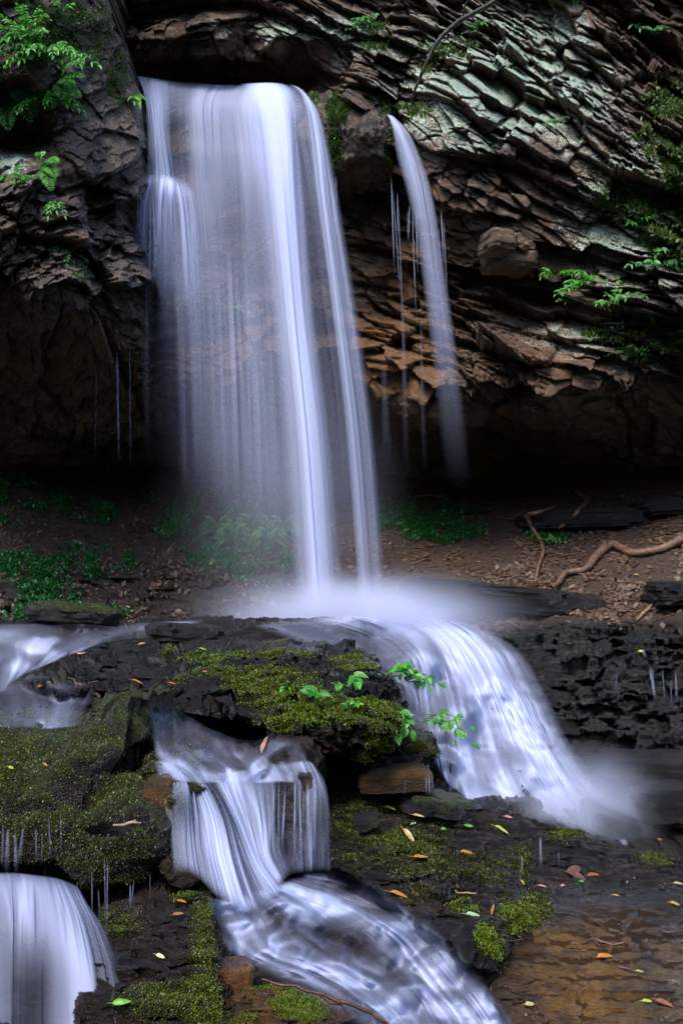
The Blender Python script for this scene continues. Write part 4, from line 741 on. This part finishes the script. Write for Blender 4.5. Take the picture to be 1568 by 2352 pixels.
def plant(name, px, py, label, cat, n_st=8, length=.5, leaf=.08, seed=0, droop=.5, spread=1., mat=None, group=None, per=9, wide=.42, fan=(-1, 1), up=.8, d=None, off=.03):
    r = np.random.default_rng(seed); d = float(zget(px, py)) - off if d is None else d; base = P(np.float64(px), np.float64(py), d)
    root = empty(name, base, label, cat, group); SV, SF, n = [], [], 0; LP, LD, LN = [], [], []
    for k in range(n_st):
        ax = r.uniform(*fan) * spread; l = length * r.uniform(.6, 1.15); dirv = np.array([ax, -r.uniform(.25, .9), up * r.uniform(.5, 1.1)]); dirv /= np.linalg.norm(dirv)
        t = np.linspace(0, 1, 5)[:, None]; o0 = np.array([ax * .12 * length, 0, r.uniform(-.1, .1) * length]); pts = o0 + dirv * l * t + np.array([0, -.1, -droop]) * l * t ** 2
        V, f = tube('', pts, [.004, .0015], None, n=8, sides=4, link=False); SV.append(V); SF.append(f + n); n += len(V)
        q = crv(pts, per + 1)[1:]; tg = np.gradient(q, axis=0); tg /= np.linalg.norm(tg, axis=1, keepdims=True)
        for j in range(len(q)):
            for sd_ in ((1, -1) if j < len(q) - 1 else (0,)):
                sv = np.cross(tg[j], [0, -.6, .8]); sv /= np.linalg.norm(sv); LP.append(q[j]); LD.append(tg[j] * .7 + sv * sd_ * r.uniform(.7, 1.1) + r.normal(0, .15, 3) + np.array([0, 0, -.15])); LN.append(np.array([0, -.55, .8]) + r.normal(0, .25, 3))
    mkmesh('stem', np.concatenate(SV), np.concatenate(SF), M_STEM, parent=root)
    m = len(LP); ls = leaf * r.uniform(.6, 1.2, m); leaves('foliage', np.array(LP), np.array(LD), np.array(LN), ls, ls * wide, mat or L_BRIGHT, root, r.random(m), curl=.2)
    return root
def fern(name, px, py, label, fronds, seed=0, pin=.09, mat=None, group=None, d=None, off=.03):
    """fronds: list of (dx, dy, length factor) end offsets in photo units"""
    r = np.random.default_rng(seed); d = float(zget(px, py)) - off if d is None else d; base = P(np.float64(px), np.float64(py), d); root = empty(name, base, label, 'fern', group)
    SV, SF, n = [], [], 0; LP, LD, LN, LL = [], [], [], []
    for (dx, dy, sag) in fronds:
        e = np.array([dx / F * d, -.18 - .1 * r.random(), -dy / F * d]); l = np.linalg.norm(e); t = np.linspace(0, 1, 6)[:, None]
        pts = e * t + np.array([0, -.05, 1]) * sag * l * np.sin(np.pi * t) ; V, f = tube('', pts, [.004, .001], None, n=10, sides=4, link=False); SV.append(V); SF.append(f + n); n += len(V)
        k = 20; q = crv(pts, k + 3)[2:]; tg = np.gradient(q, axis=0); tg /= np.linalg.norm(tg, axis=1, keepdims=True)
        for j in range(k + 1):
            for sd_ in (1, -1):
                up_ = np.array([0, -.75, .66]); sv = np.cross(tg[j], up_); sv /= np.linalg.norm(sv); LP.append(q[j]); LD.append(sv * sd_ + tg[j] * .45 + r.normal(0, .05, 3)); LN.append(up_ + r.normal(0, .12, 3)); LL.append(pin * l / .45 * (np.sin(np.pi * (.12 + .86 * j / k)) ** .8 + .05))
    mkmesh('stem', np.concatenate(SV), np.concatenate(SF), M_STEM, parent=root); LL = np.array(LL)
    leaves('frond', np.array(LP), np.array(LD), np.array(LN), LL, LL * .30, mat or L_BRIGHT, root, r.random(len(LL)), curl=.15, rows=4); return root
L_CLIFFP = leaf_mat('cliff_plant_leaf', (.03, .13, .03), (.10, .34, .06), .45, .3)
GP = 'leafy plants on the left rock wall'
plant('leafy_plant', 60, 110, 'bright leafy plant at the top of the dark hollow in the left rock wall', 'plant', 16, .55, .07, 1, .5, 1, group=GP)
plant('leafy_plant', 110, 150, 'largest bright leafy plant spilling over the left rock wall', 'plant', 34, .62, .068, 2, .8, 1, group=GP)
plant('leafy_plant', 120, 235, 'drooping leafy plant hanging below the largest clump on the left wall', 'plant', 20, .42, .06, 3, 1., 1, group=GP)
plant('leafy_plant', 140, 30, 'small sprig near the top edge of the left rock wall', 'plant', 3, .22, .06, 4, .3, 1, group=GP, per=4)
plant('leafy_plant', 35, 425, 'low leafy plant beside pale lichen on the left rock wall', 'plant', 6, .28, .07, 5, .4, 1.2, group=GP, per=5)
plant('leafy_plant', 125, 480, 'thin leafy trail hanging down the left wall below the fern', 'plant', 5, .26, .05, 6, 1.2, .5, group=GP, per=6)
plant('leafy_plant', 308, 225, 'single broad-leaved sprig at the corner of the rock beside the lip of the fall', 'plant', 3, .14, .11, 7, 1.2, .6, per=3, group=GP)
plant('leafy_plant', 150, 590, 'faint green trailing plant left of the fern on the wet rock', 'plant', 6, .3, .045, 8, 1.1, .6, group=GP, per=8, mat=L_CLIFFP)
GF = 'ferns on the left rock wall'
fern('fern', 10, 240, 'large fern drooping from the left edge of the photo', [(75, 60, .25), (60, 25, .3), (30, 85, .1), (-30, 60, .2), (85, 48, .35)], 11, .10, group=GF)
fern('fern', 130, 195, 'fern with fronds pointing down right below the leafy clump', [(75, 5, .15), (70, -20, .2), (55, 35, .15), (30, 60, .1), (65, 50, .1), (45, -45, .2)], 12, .10, group=GF)
fern('fern', 95, 395, 'fern on a rock shelf beside the lichen patch', [(55, 5, .2), (50, 35, .2), (40, 65, .2), (15, -15, .3)], 13, .10, group=GF)
fern('fern', 180, 570, 'fern on the wet rock left of the falling water', [(60, 60, .25), (45, -5, .3), (55, 30, .3), (-20, 30, .2)], 14, .09, group=GF)
GC = 'plants on the right-hand cliff'
for k, (x, y, n_, l, lf, lb) in enumerate([(850, 62, 6, .3, .07, 'low green plant on a ledge at the top centre of the cliff'), (1085, 60, 4, .22, .05, 'small plant beside the dark branch near the top'), (1225, -2, 4, .3, .09, 'bright sprig at the top edge of the photo'),
    (1275, 5, 4, .35, .09, 'second bright sprig at the top edge, right of the first'), (1100, 80, 4, .2, .045, 'grassy tuft right of the dark branch'), (1275, 285, 3, .18, .05, 'tiny plant in a crack above the dark hollow'), (1500, 85, 5, .4, .08, 'leafy plant in the dark corner at the top right'),
    (1275, 640, 6, .35, .07, 'leafy spray at the start of the row above the mossy ledge'), (1345, 665, 9, .42, .075, 'widest leafy spray of the row above the mossy ledge'), (1410, 695, 6, .34, .07, 'leafy spray at the right end of the row above the mossy ledge'), (1320, 700, 7, .30, .05, 'low sprig under the leafy row on the cliff'),
    (1500, 620, 7, .4, .09, 'broad leafy plant near the right edge, above the dark recess'), (1540, 600, 6, .4, .08, 'leafy plant against the right edge'), (1455, 730, 4, .25, .085, 'plant with round leaves in front of the dark recess'), (1530, 790, 5, .3, .09, 'plant beside the dark recess at the right edge'), (1440, 815, 8, .25, .04, 'fringe of small leaves hanging from the mossy ledge'),
    (1460, 515, 3, .2, .08, 'small bright plant by the moss on the right'), (1480, 440, 3, .2, .05, 'tiny plant among lichen blocks'), (1380, 500, 4, .2, .045, 'short tuft on the lichen-covered slope'), (1000, 118, 3, .2, .05, 'little tuft on the pale ledge left of the branch')]):
    plant('leafy_plant', x, y, lb, 'plant', n_, l, lf, 30 + k, .6, 1.2, mat=L_CLIFFP if k not in (2, 3, 7, 8, 9, 16) else L_BRIGHT, group=GC, per=6)
plant('leafy_plant', 380, 655, 'green leaves on wet rock at the left side of the veil', 'plant', 6, .28, .05, 60, .5, 1.2, mat=L_CLIFFP)
plant('leafy_plant', 450, 700, 'green plant on the rock behind the veil of water', 'plant', 8, .35, .06, 61, .6, 1.4, mat=L_CLIFFP)
plant('leafy_plant', 530, 720, 'second green plant on the rock behind the veil of water', 'plant', 8, .35, .06, 62, .6, 1.4, mat=L_CLIFFP)
GB = 'ferns on the bank behind the fall'
for k, (x, y) in enumerate([(500, 1225), (540, 1245), (580, 1220), (620, 1250), (560, 1190), (650, 1225)]):
    fern('fern', x, y, ['leftmost fern of the patch behind the veil', 'fern at the front of the patch behind the veil', 'fern in the middle of the patch behind the veil', 'fern beside the foot of the strong jet', 'highest fern of the patch behind the veil', 'rightmost fern of the patch, behind the strong jet'][k],
         [(40, -10, .4), (-38, -5, .4), (25, -35, .2), (-22, -35, .2), (45, 12, .3), (-40, 14, .3)], 70 + k, .10, mat=L_CLIFFP, group=GB)
plant('seedling', 352, 1155, 'bright seedling on the leaf litter left of the veil', 'plant', 3, .18, .08, 80, .3, 1, per=2)
plant('seedling', 1250, 1130 + 115, 'green seedlings on the bank under the dark overhanging slab', 'plant', 5, .2, .06, 81, .4, 1.2, per=4, mat=L_CLIFFP)
GL = 'broad-leaved plants on the mossy ledge'
for (x, y, n_, l, lf, dr, lb, fan) in [(805, 1572, 3, .20, .085, .6, 'pair of round bright leaves at the right of the mossy ledge', (-1, .4)), (862, 1588, 3, .2, .10, .9, 'drooping bright leaf on the mossy ledge', (-.3, 1)), (735, 1600, 2, .07, .09, .3, 'two bright round leaves low on the moss', (-.8, .8)), (800, 1625, 3, .08, .04, .3, 'tiny seedling on the moss below the round leaves', (-1, 1)), (662, 1586, 2, .06, .045, .3, 'small pale seedling in the middle of the moss', (-1, 1)),
    (930, 1562, 7, .26, .075, .5, 'dark green leafy sprig against the white cascade', (-.6, 1)), (915, 1655, 6, .2, .075, 1., 'leafy sprig hanging down the front corner of the ledge', (-.8, .6)), (960, 1650, 5, .30, .06, .6, 'long sprig reaching right over the white cascade', (.5, 1.4)), (885, 1560, 4, .16, .05, .4, 'small sprig behind the drooping leaf', (-1, 1))]:
    plant('leafy_plant', x, y, lb, 'plant', n_, l, lf, int(x), dr, 1., per=3, fan=fan, group=GL, wide=.62, d={930: 6.75, 960: 6.5, 915: 6.2}.get(x))

# ------------------------------------------------------------ loose rocks
def rock(name, px, py, wpx, hpx, dep, label, mat, d=None, rot=(0, 0, 0), box=.45, moss=0., rough=.10, rust=0., lichen=0., seed=0, off=0., cat='rock', group=None, wet=.8, lay=.05):
    d = float(zget(px, py + hpx * .3)) + dep * .3 + off if d is None else d; nu, nv = 110, 70
    u = np.linspace(0, 2 * np.pi, nu)[None]; v = np.linspace(-np.pi / 2, np.pi / 2, nv)[:, None]
    se = lambda q: np.sign(q) * np.abs(q) ** box
    x = se(np.cos(v)) * se(np.cos(u)); y = se(np.cos(v)) * se(np.sin(u)); z = se(np.sin(v)) + 0 * u
    sx, sz = wpx / F * d / 2, hpx / F * d / 2; V = np.stack([x * sx, y * dep / 2, z * sz], -1); Nn = V / (np.linalg.norm(V, axis=-1, keepdims=True) + 1e-6)
    sm = min(sx, sz * 1.6); X, Y, Z = [V[..., i] / sm + seed for i in range(3)]
    f1, f2, cid, du, dv_ = vor(X * 1.1 + Y * .7, Z * 2.2 + Y * .3, seed)
    h = sm * (rough * 3.0 * (fbm(X, Y, Z, 1.1, 5, seed) - .5) + rough * 1.2 * (cid - .5) + rough * .8 * dv_)
    h = h * np.cos(v * .98) ** .5; V = V + Nn * h[..., None]; V[..., 2] = V[..., 2] + (terr(V[..., 2], lay, .8, .3 * lay) - V[..., 2]) * .5
    R = Matrix.Rotation(rot[2], 3, 'Z') @ Matrix.Rotation(rot[1], 3, 'Y') @ Matrix.Rotation(rot[0], 3, 'X'); V = V @ np.array(R).T
    c = P(np.float64(px), np.float64(py), d); idx = np.arange(nu * nv).reshape(nv, nu)
    f = np.stack([idx[:-1, :-1], idx[:-1, 1:], idx[1:, 1:], idx[1:, :-1]], -1).reshape(-1, 4); up = np.clip(z, 0, 1).ravel()
    o = mkmesh(name, V.reshape(-1, 3), f, mat, dict(moss=moss * (.5 + .5 * up), wet=0 * up + wet, rust=0 * up + rust, lichen=0 * up + lichen, soil=up * 0, slate=up * 0)); o.location = c
    zput(V.reshape(-1, 3) + c); return tag(o, label, cat, group)
M_RED = rock_mat('rusty_wet_stone', (.03, .012, .005), (.14, .05, .012), (.26, .12, .04), rust=(.24, .09, .015), rough=(.15, .35), stretch=(3, 1, 1))
rock('rock', 530, 2238, 96, 62, .16, 'wet rusty-brown block at the foot of the middle cascade', M_RED, d=3.85, rot=(0, .05, .3), box=.3, seed=3, rough=.06)
rock('rock_slab', 900, 1782, 168, 46, .5, 'brown squared slab sticking out below the central mossy ledge', M_SHELF, d=6.25, rot=(0, -.03, .1), box=.3, seed=4, rust=.3, rough=.06)
rock('rock_slab', 425, 1455, 170, 44, .6, 'flat dark slab rising from the shallow stream in the upper left', M_SLATE, off=-.12, rot=(0, .06, 0), box=.6, seed=6, moss=.5, rough=.3)
rock('boulder', 170, 1412, 210, 56, .6, 'long low boulder with bright moss at the stream edge on the left', M_SLATE, off=-.15, rot=(0, .06, 0), box=.65, seed=8, moss=1.1, rough=.3)
rock('rock_slab', 1150, 1375, 470, 62, 1.2, 'long dark overhanging slab right of the foot of the fall', M_SLATE, off=-.25, rot=(0, .10, 0), box=.5, seed=9, moss=.5, lay=.06, rough=.3)
rock('rock_slab', 1340, 1195, 300, 46, .9, 'dark slab jutting from the bank on the right', M_SLATE, off=-.2, rot=(0, -.03, 0), box=.5, seed=10, moss=.3, rough=.3)
rock('rock_slab', 1530, 1165, 160, 40, .8, 'small dark slab at the right edge of the bank', M_SLATE, off=-.2, rot=(0, -.06, 0), box=.5, seed=11, rough=.3)
rock('boulder', 1550, 1365, 110, 60, .7, 'dark boulder on the soil at the right edge', M_SLATE, off=-.15, box=.6, seed=12, rough=.3)
rock('boulder', 1400, 1895, 120, 80, .6, 'big dark wet boulder beside the foot of the right-hand cascade', M_SLATE, d=7.0, rot=(0, .3, 0), box=.6, seed=13, rough=.2)
rock('boulder', 1530, 1845, 150, 90, .6, 'dark wet boulder by the right edge above the pool', M_SLATE, d=6.9, rot=(0, -.2, 0), box=.65, seed=14, rough=.13)
rock('rock_slab', 1500, 1760, 240, 60, .7, 'long layered ledge of dark rock on the right above the pool', M_SLATE, d=7.75, rot=(0, .04, 0), box=.5, seed=15, rough=.3)
rock('boulder', 1000, 1855, 160, 60, .5, 'mossy hump of rock on the shelf below the brown slab', M_SLATE, off=-.1, rot=(0, .1, 0), box=.7, seed=16, moss=.8, rough=.3)
rock('rock', 840, 1888, 60, 34, .3, 'dark pointed stone on the mossy shelf beside the middle cascade', M_SLATE, off=-.1, rot=(0, -.3, 0), box=.6, seed=17)
rock('boulder', 375, 1850, 90, 150, .35, 'mossy reddish boulder under the stream beside the middle cascade', M_SHELF, d=4.75, rot=(0, -.1, 0), box=.7, seed=20, moss=.7, rust=.5, rough=.13)
rock('boulder', 700, 1830, 50, 130, .3, 'narrow wet rock behind the threads of the middle cascade', M_SHELF, d=5.1, box=.7, seed=22, moss=.3)
rock('rock', 1167, 602, 112, 40, .5, 'squared pale lichen-covered block jutting from the cliff', M_CLIFF, off=-.22, rot=(0, .02, .15), box=.4, rough=.2, seed=23, lichen=.75, wet=.1)
rock('rock', 1140, 560, 62, 52, .45, 'upright pale block standing on the lichen-covered block', M_CLIFF, off=-.2, rot=(0, .1, .3), box=.4, rough=.2, seed=24, lichen=.6, wet=.1)
rock('rock', 944, 670, 34, 52, .3, 'small tan pointed stone behind the thin side waterfall', M_CLIFF, off=-.2, rot=(0, -.1, .4), box=.5, seed=25, rust=.7)

# ------------------------------------------------------------ branches and roots
def stick(name, pts, rad, mat, label, cat, d=None, off=.03, kids=(), wob=.03, seed=0):
    w_ = []
    for q in pts:
        dd = q[2] if len(q) > 2 else (float(zget(q[0], q[1])) - off if d is None else d); w_.append(P(np.float64(q[0]), np.float64(q[1]), dd))
    o0 = w_[0]; o = tube(name, w_, rad, mat, n=10 * len(pts), sides=8, wobble=wob, seed=seed, org=o0); o.location = o0; tag(o, label, cat)
    for j, (kp, kr) in enumerate(kids):
        kw = [P(np.float64(q[0]), np.float64(q[1]), q[2] if len(q) > 2 else (float(zget(q[0], q[1])) - off if d is None else d)) for q in kp]
        tube('twig', kw, kr, mat, parent=o, n=24, sides=6, wobble=wob, seed=seed + j + 1, org=o0)
    return o
stick('branch', [(1180, -60, 10.6), (1135, 2, 10.7), (1055, 48, 10.9), (1005, 95, 11.0), (975, 155, 11.1), (955, 200, 11.2), (946, 232, 11.3)], [.03, .028, .026, .022, .018, .016, .010], W_DARK, 'thin dark branch hanging down from the top edge in front of the cliff', 'branch', kids=[([(1062, 44, 10.9), (1068, 12, 10.8), (1090, -20, 10.7)], [.014, .006]), ([(1010, 90, 11.0), (1045, 85, 11.0), (1075, 100, 11.0)], [.01, .004])])
stick('root', [(1640, 1205), (1568, 1236), (1510, 1262), (1450, 1268), (1405, 1252), (1370, 1275), (1345, 1305), (1300, 1315), (1280, 1340), (1262, 1350)], [.055, .05, .048, .046, .048, .05, .04, .035, .03, .02], W_ROOT, 'thick bare root snaking across the bank to the right edge', 'root', off=.10, wob=.05, seed=3)
stick('root', [(1275, 1162), (1240, 1176), (1212, 1184), (1222, 1215), (1240, 1240), (1246, 1268), (1236, 1300), (1228, 1340)], [.02, .025, .03, .027, .025, .022, .02, .012], W_ROOT, 'thin forked root hanging down the bank left of the thick one', 'root', off=.09, kids=[([(1212, 1184), (1170, 1192), (1140, 1186)], [.015, .006]), ([(1236, 1330), (1215, 1335), (1190, 1325)], [.014, .006])], seed=5)
stick('root', [(1325, 1130), (1345, 1150), (1325, 1175), (1310, 1195), (1282, 1212)], [.03, .03, .028, .025, .018], W_ROOT, 'short gnarled root above the small slab on the bank', 'root', off=.09, kids=[([(1320, 1180), (1330, 1215), (1340, 1245)], [.012, .005])], seed=7)
stick('root', [(910, 1150), (950, 1140), (1000, 1138), (1035, 1145)], [.008, .012, .012, .008], W_ROOT, 'thin root lying along the top of the bank behind the side waterfall', 'root', off=.06, seed=8)
stick('stick', [(1460, 1425), (1480, 1405), (1495, 1390)], [.012, .018, .012], W_STICK, 'short pale stick on the soil at the far right', 'stick', off=.04)
stick('stick', [(600, 2250), (660, 2262), (720, 2278), (790, 2300), (840, 2322), (890, 2356)], [.003, .005, .006, .007, .007, .006], W_WET, 'long thin reddish stick at the bottom edge below the rapids', 'stick', d=3.35, kids=[([(735, 2283), (760, 2306), (800, 2322)], [.005, .002])], wob=.02)
stick('stick', [(262, 1893), (285, 1894), (300, 1889), (325, 1890)], [.004, .007, .007, .004], W_STICK, 'pale bare stick lying on the moss of the left mound', 'stick', d=4.28, kids=[([(300, 1889), (312, 1884)], [.004, .002])], wob=.015)
stick('stick', [(160, 1555), (185, 1572), (215, 1590), (232, 1602)], [.006, .009, .009, .006], W_WET, 'dark twig leaning in the heap of debris by the upper stream', 'stick', off=.05, kids=[([(185, 1575), (205, 1568), (228, 1562)], [.008, .004]), ([(180, 1572), (165, 1590), (160, 1600)], [.006, .003])])
stick('stick', [(1140, 2003 + 155), (1170, 2165), (1200, 2164)], [.003, .005, .003], W_WET, 'thin wet twig on the brown shelf near the mossy block', 'stick', off=.02)
stick('stick', [(1335, 2164), (1370, 2160), (1434, 2169)], [.005, .007, .005], W_WET, 'dark twig above the orange leaf on the brown shelf', 'stick', off=.02, kids=[([(1360, 2161), (1372, 2172)], [.004, .002])])
stick('stick', [(1232, 2300), (1240, 2325), (1256, 2352)], [.004, .006, .006], W_WET, 'dark twig standing at the bottom edge of the brown shelf', 'stick', off=.03)
stick('stick', [(1352, 2108), (1372, 2124), (1392, 2134)], [.003, .005, .003], W_WET, 'small dark twig below the mossy block on the right', 'stick', off=.02)
stick('stick', [(1420, 2216), (1446, 2226), (1450, 2230)], [.004, .006, .003], W_WET, 'short dark twig left of the small yellow leaf', 'stick', off=.02)
stick('stick', [(1515, 2140), (1540, 2146), (1562, 2140)], [.004, .006, .004], W_WET, 'dark stick lying near the right edge of the brown shelf', 'stick', off=.02)
stick('stick', [(1045, 2045), (1070, 2050), (1095, 2050)], [.003, .005, .003], W_STICK, 'pale straw lying on the mossy shelf above the upright leaf', 'stick', off=.02)

# ------------------------------------------------------------ fallen leaves
LC = {'yellow': ((.36, .22, .015), (.50, .33, .02)), 'orange': ((.38, .13, .01), (.50, .20, .015)), 'green': ((.08, .30, .02), (.18, .45, .04)), 'pale green': ((.20, .34, .16), (.34, .48, .26)), 'pink': ((.42, .20, .14), (.55, .30, .22)),
      'brown': ((.08, .035, .02), (.16, .08, .05)), 'tan': ((.38, .25, .10), (.50, .36, .16)), 'rust': ((.22, .07, .02), (.34, .12, .03)), 'lime': ((.30, .42, .03), (.45, .52, .05)), 'cream': ((.50, .48, .28), (.62, .6, .4))}
LM = {k: leaf_mat('fallen_leaf_' + k.replace(' ', '_'), *v, rough=.4, trans=.15) for k, v in LC.items()}
ZF = zfill()
def fallen(px, py, lpx, ang, col, label, wr=.42, curl=.3, lift=.02, stand=0., d=None, fold=.10):
    e = 8.; f_ = lambda a, b: P(np.float64(a), np.float64(b), float(zget(a, b, 1)) if d is None else d)
    p = f_(px, py); n = np.cross(f_(px + e, py) - f_(px - e, py), f_(px, py - e) - f_(px, py + e)); n /= np.linalg.norm(n) + 1e-9
    if (n * (p - [0, 0, ZC])).sum() > 0: n = -n
    n = n + np.array([0, -.45, .45]); n /= np.linalg.norm(n)
    a = math.radians(ang); h = np.array([math.cos(a), 0, math.sin(a)]) if stand else np.array([math.cos(a), math.sin(a) * 1.5, 0.]); h = h - n * (h @ n) * (1 - stand); h /= np.linalg.norm(h)
    dd = p[1]; L = lpx / F * dd * (.85 if not stand else .9); c = p + n * lift * .5 - h * L / 2 + np.array([0, -lift * .7, 0])
    T, Fc = leaf_tpl(9, curl, fold); s_ = np.cross(h, n); s_ /= np.linalg.norm(s_)
    jag = 1 + .25 * (vnoise(np.arange(len(T)) * 1.7, np.full(len(T), px * .1), np.zeros(len(T)), 3) - .5)
    V = h * T[:, :1] * L + s_ * T[:, 1:2] * L * wr * jag[:, None] + n * (T[:, 2:] * L + .02 * L * np.sin(T[:, :1] * 9))
    o = mkmesh('fallen_leaf', V, Fc, LM[col], dict(tint=rng.random(len(V)))); o.location = c; tag(o, label, 'leaf', 'fallen leaves')
    st = tube('stalk', [np.zeros(3), -h * L * .12 + n * .004, -h * L * .28], [.0016, .001], LM[col], parent=o, n=6, sides=4)
    return o
for a in [
 (895, 1858, 34, -15, 'lime', 'yellow-green leaf on the mossy hump below the brown slab', .4), (938, 1920, 52, -48, 'tan', 'long tan curled leaf on the mossy shelf', .3), (948, 1892, 22, 40, 'cream', 'small pale forked leaf above the long tan one', .3),
 (960, 1876, 32, -8, 'tan', 'tan leaf lying flat between the yellow-green and the long curled leaf', .3), (965, 1971, 40, 0, 'orange', 'flat orange leaf left of the ribbed one on the mossy shelf', .36), (1073, 1961, 44, -5, 'orange', 'ribbed curled orange leaf in the middle of the mossy shelf', .34),
 (1074, 1896, 28, 0, 'green', 'bright green leaf fragment on the upper shelf', .3), (1018, 1905, 14, 0, 'green', 'tiny green leaf scrap left of the bright green fragment', .8), (1150, 1907, 44, -12, 'lime', 'lime winged leaf on the dark rock below the white cascade', .28), (1166, 1878, 24, 0, 'pink', 'pink leaf on the dark rock near the foot of the cascade', .4),
 (915, 2056, 52, -8, 'orange', 'orange and brown leaf at the edge of the lower rapids', .32), (1197, 2028, 20, -60, 'yellow', 'small yellow leaf leaning below the little drips', .35), (1318, 1998, 44, 60, 'brown', 'crumpled brown leaf at the foot of the drips', .8), (1361, 2011, 40, 15, 'rust', 'rust-coloured leaf right of the crumpled brown one', .4),
 (1405, 2013, 24, 20, 'pink', 'pink leaf right of the rust-coloured one', .4), (1244, 2037, 24, 0, 'pink', 'pale pink leaf in the wet below the drips', .35), (1290, 2035, 20, 40, 'pink', 'small pink leaf between the pale pink and the crumpled leaf', .5), (1334, 2026, 12, 0, 'green', 'tiny green scrap below the crumpled brown leaf', .8),
 (1509, 1930, 24, 0, 'orange', 'orange leaf at the edge of the pool on the right', .45), (1555, 2031, 32, 8, 'tan', 'pale yellow leaf at the right edge of the shelf', .35), (748, 1721, 26, 10, 'orange', 'orange-tan leaf stuck under the lip of the mossy ledge', .45),
 (1304, 1476, 16, 0, 'pink', 'pink leaf on the dark slope right of the cascade', .5), (1473, 1498, 22, -10, 'lime', 'lime leaf above the trickle on the right', .5), (1085, 2103, 42, -14, 'pale green', 'large pale green leaf on the front of the right shelf', .42), (1386, 2197, 46, 8, 'orange', 'large orange leaf on the wet brown shelf', .42),
 (1465, 2232, 26, 0, 'yellow', 'yellow leaf right of the large orange leaf', .3), (1542, 2254, 14, 0, 'orange', 'tiny orange leaf near the right edge low down', .4), (1546, 2077, 30, 0, 'yellow', 'yellow maple-like leaf near the right edge', .5), (1412, 2058, 20, 0, 'yellow', 'small yellow leaf on the wet shelf left of the maple-like one', .4),
 (1522, 2305, 50, -12, 'rust', 'orange-brown leaf near the bottom right corner', .4), (1482, 2300, 34, 10, 'lime', 'lime-yellow leaf touching the orange-brown one', .35), (1214, 2307, 28, 10, 'tan', 'pale dead leaf on the shelf near the bottom rapids', .6), (285, 2300, 56, 0, 'green', 'faint green leaf lying under the spray of the corner waterfall', .3),
 (370, 2197, 26, -10, 'cream', 'cream leaf on the wet lower left tier', .55), (418, 2071, 30, 8, 'orange', 'orange leaf scrap on top of the lower left tier', .3), (412, 2100, 30, 12, 'rust', 'second orange scrap just below the first on the lower left tier', .35),
 (328, 1481, 24, -5, 'yellow', 'yellow leaf on the flat dark ledge by the small drips', .35), (317, 1568, 34, 5, 'orange', 'golden leaf lying on the bare dark ledge', .25), (106, 1572, 56, 5, 'yellow', 'long yellow leaf in the shallow water at the left', .18), (189, 1498, 26, 3, 'pink', 'pink leaf on the bare ledge near the upper stream', .3),
 (258, 1497, 20, 5, 'pale green', 'pale green leaf right of the pink one', .4), (467, 1493, 22, 0, 'lime', 'lime leaf where the dark ledge meets the moss', .3), (397, 1572, 22, 15, 'orange', 'orange-tan leaf at the edge of the moss', .4), (108, 1759, 20, -35, 'orange', 'orange leaf on the moss of the left mound', .35),
 (472, 1545, 14, 0, 'rust', 'small dark red leaf on the moss of the ledge', .7), (1142, 1345, 22, 0, 'yellow', 'yellow leaf on the long dark slab by the root', .5), (1460, 1321, 14, 0, 'yellow', 'small yellow leaf below the thick root', .5), (1556, 1329, 14, 0, 'yellow', 'yellow leaf on the soil at the right edge', .5), (295, 1395, 14, 30, 'cream', 'pale leaf on the bank left of the veil', .5),
 (283, 1503, 14, 0, 'orange', 'tiny orange scrap on the flat dark ledge', .3), (295, 1492 + 8, 36, -10, 'tan', 'tan strip of leaf on the flat dark ledge', .15), (1320, 2012, 60, -20, 'brown', 'dark brown leaf piled beside the crumpled one', .5), (28, 1765, 16, 0, 'lime', 'pale round leaf at the left edge of the mound', .6)]:
    fallen(*a[:6], wr=a[6], curl=.02 if 'flat' in a[5] or 'water' in a[5] else .14)
fallen(610, 1713, 50, 75, 'pink', 'pink leaf standing upright in the middle pool', .5, .1, stand=1); fallen(1131, 2090, 34, 80, 'orange', 'small orange leaf standing upright on the shelf', .35, .15, stand=1)

# ------------------------------------------------------------ spray and mist
def mist(px, py, d, rx, ry, rz, dens, label, pw=2.0, sc_=2.):
    m, t, out = NM('mist'); g = G(t); c = g.n('ShaderNodeTexCoord'); l = g.n('ShaderNodeVectorMath', operation='LENGTH'); t.links.new(c.outputs['Object'], l.inputs[0])
    f = g.math('POWER', g.math('SUBTRACT', 1., l.outputs['Value'], cl=True), pw); n = g.noise(c.outputs['Object'], sc_, 3)
    pv = g.n('ShaderNodeVolumePrincipled'); pv.inputs['Color'].default_value = (.80, .84, 1, 1); pv.inputs['Anisotropy'].default_value = .0
    g.put(pv.inputs['Density'], g.math('MULTIPLY', g.math('MULTIPLY', f, g.ramp(n, .2, .8, .5, 1.3)), dens)); t.links.new(pv.outputs[0], out.inputs['Volume'])
    a = np.linspace(0, 2 * np.pi, 33)[None]; b = np.linspace(-np.pi / 2, np.pi / 2, 17)[:, None]; V = np.stack([np.cos(b) * np.cos(a), np.cos(b) * np.sin(a), np.sin(b) + 0 * a], -1)
    idx = np.arange(V.shape[0] * V.shape[1]).reshape(V.shape[:2]); f = np.stack([idx[:-1, :-1], idx[:-1, 1:], idx[1:, 1:], idx[1:, :-1]], -1).reshape(-1, 4)
    o = mkmesh('mist', V.reshape(-1, 3), f, m); o.location = P(np.float64(px), np.float64(py), d); o.scale = (rx, ry, rz); return tag(o, label, None, None, 'stuff')
mist(820, 1422, 10.4, 2.3, 1.1, .72, 13.0, 'spray where the main fall strikes the rock', pw=3.4)
mist(1340, 1880, 6.9, .7, .5, .6, 6.0, 'spray at the foot of the right-hand cascade')
mist(650, 1150, 11.2, 1.6, 1.0, 2.2, .5, 'fine mist drifting round the lower part of the fall')
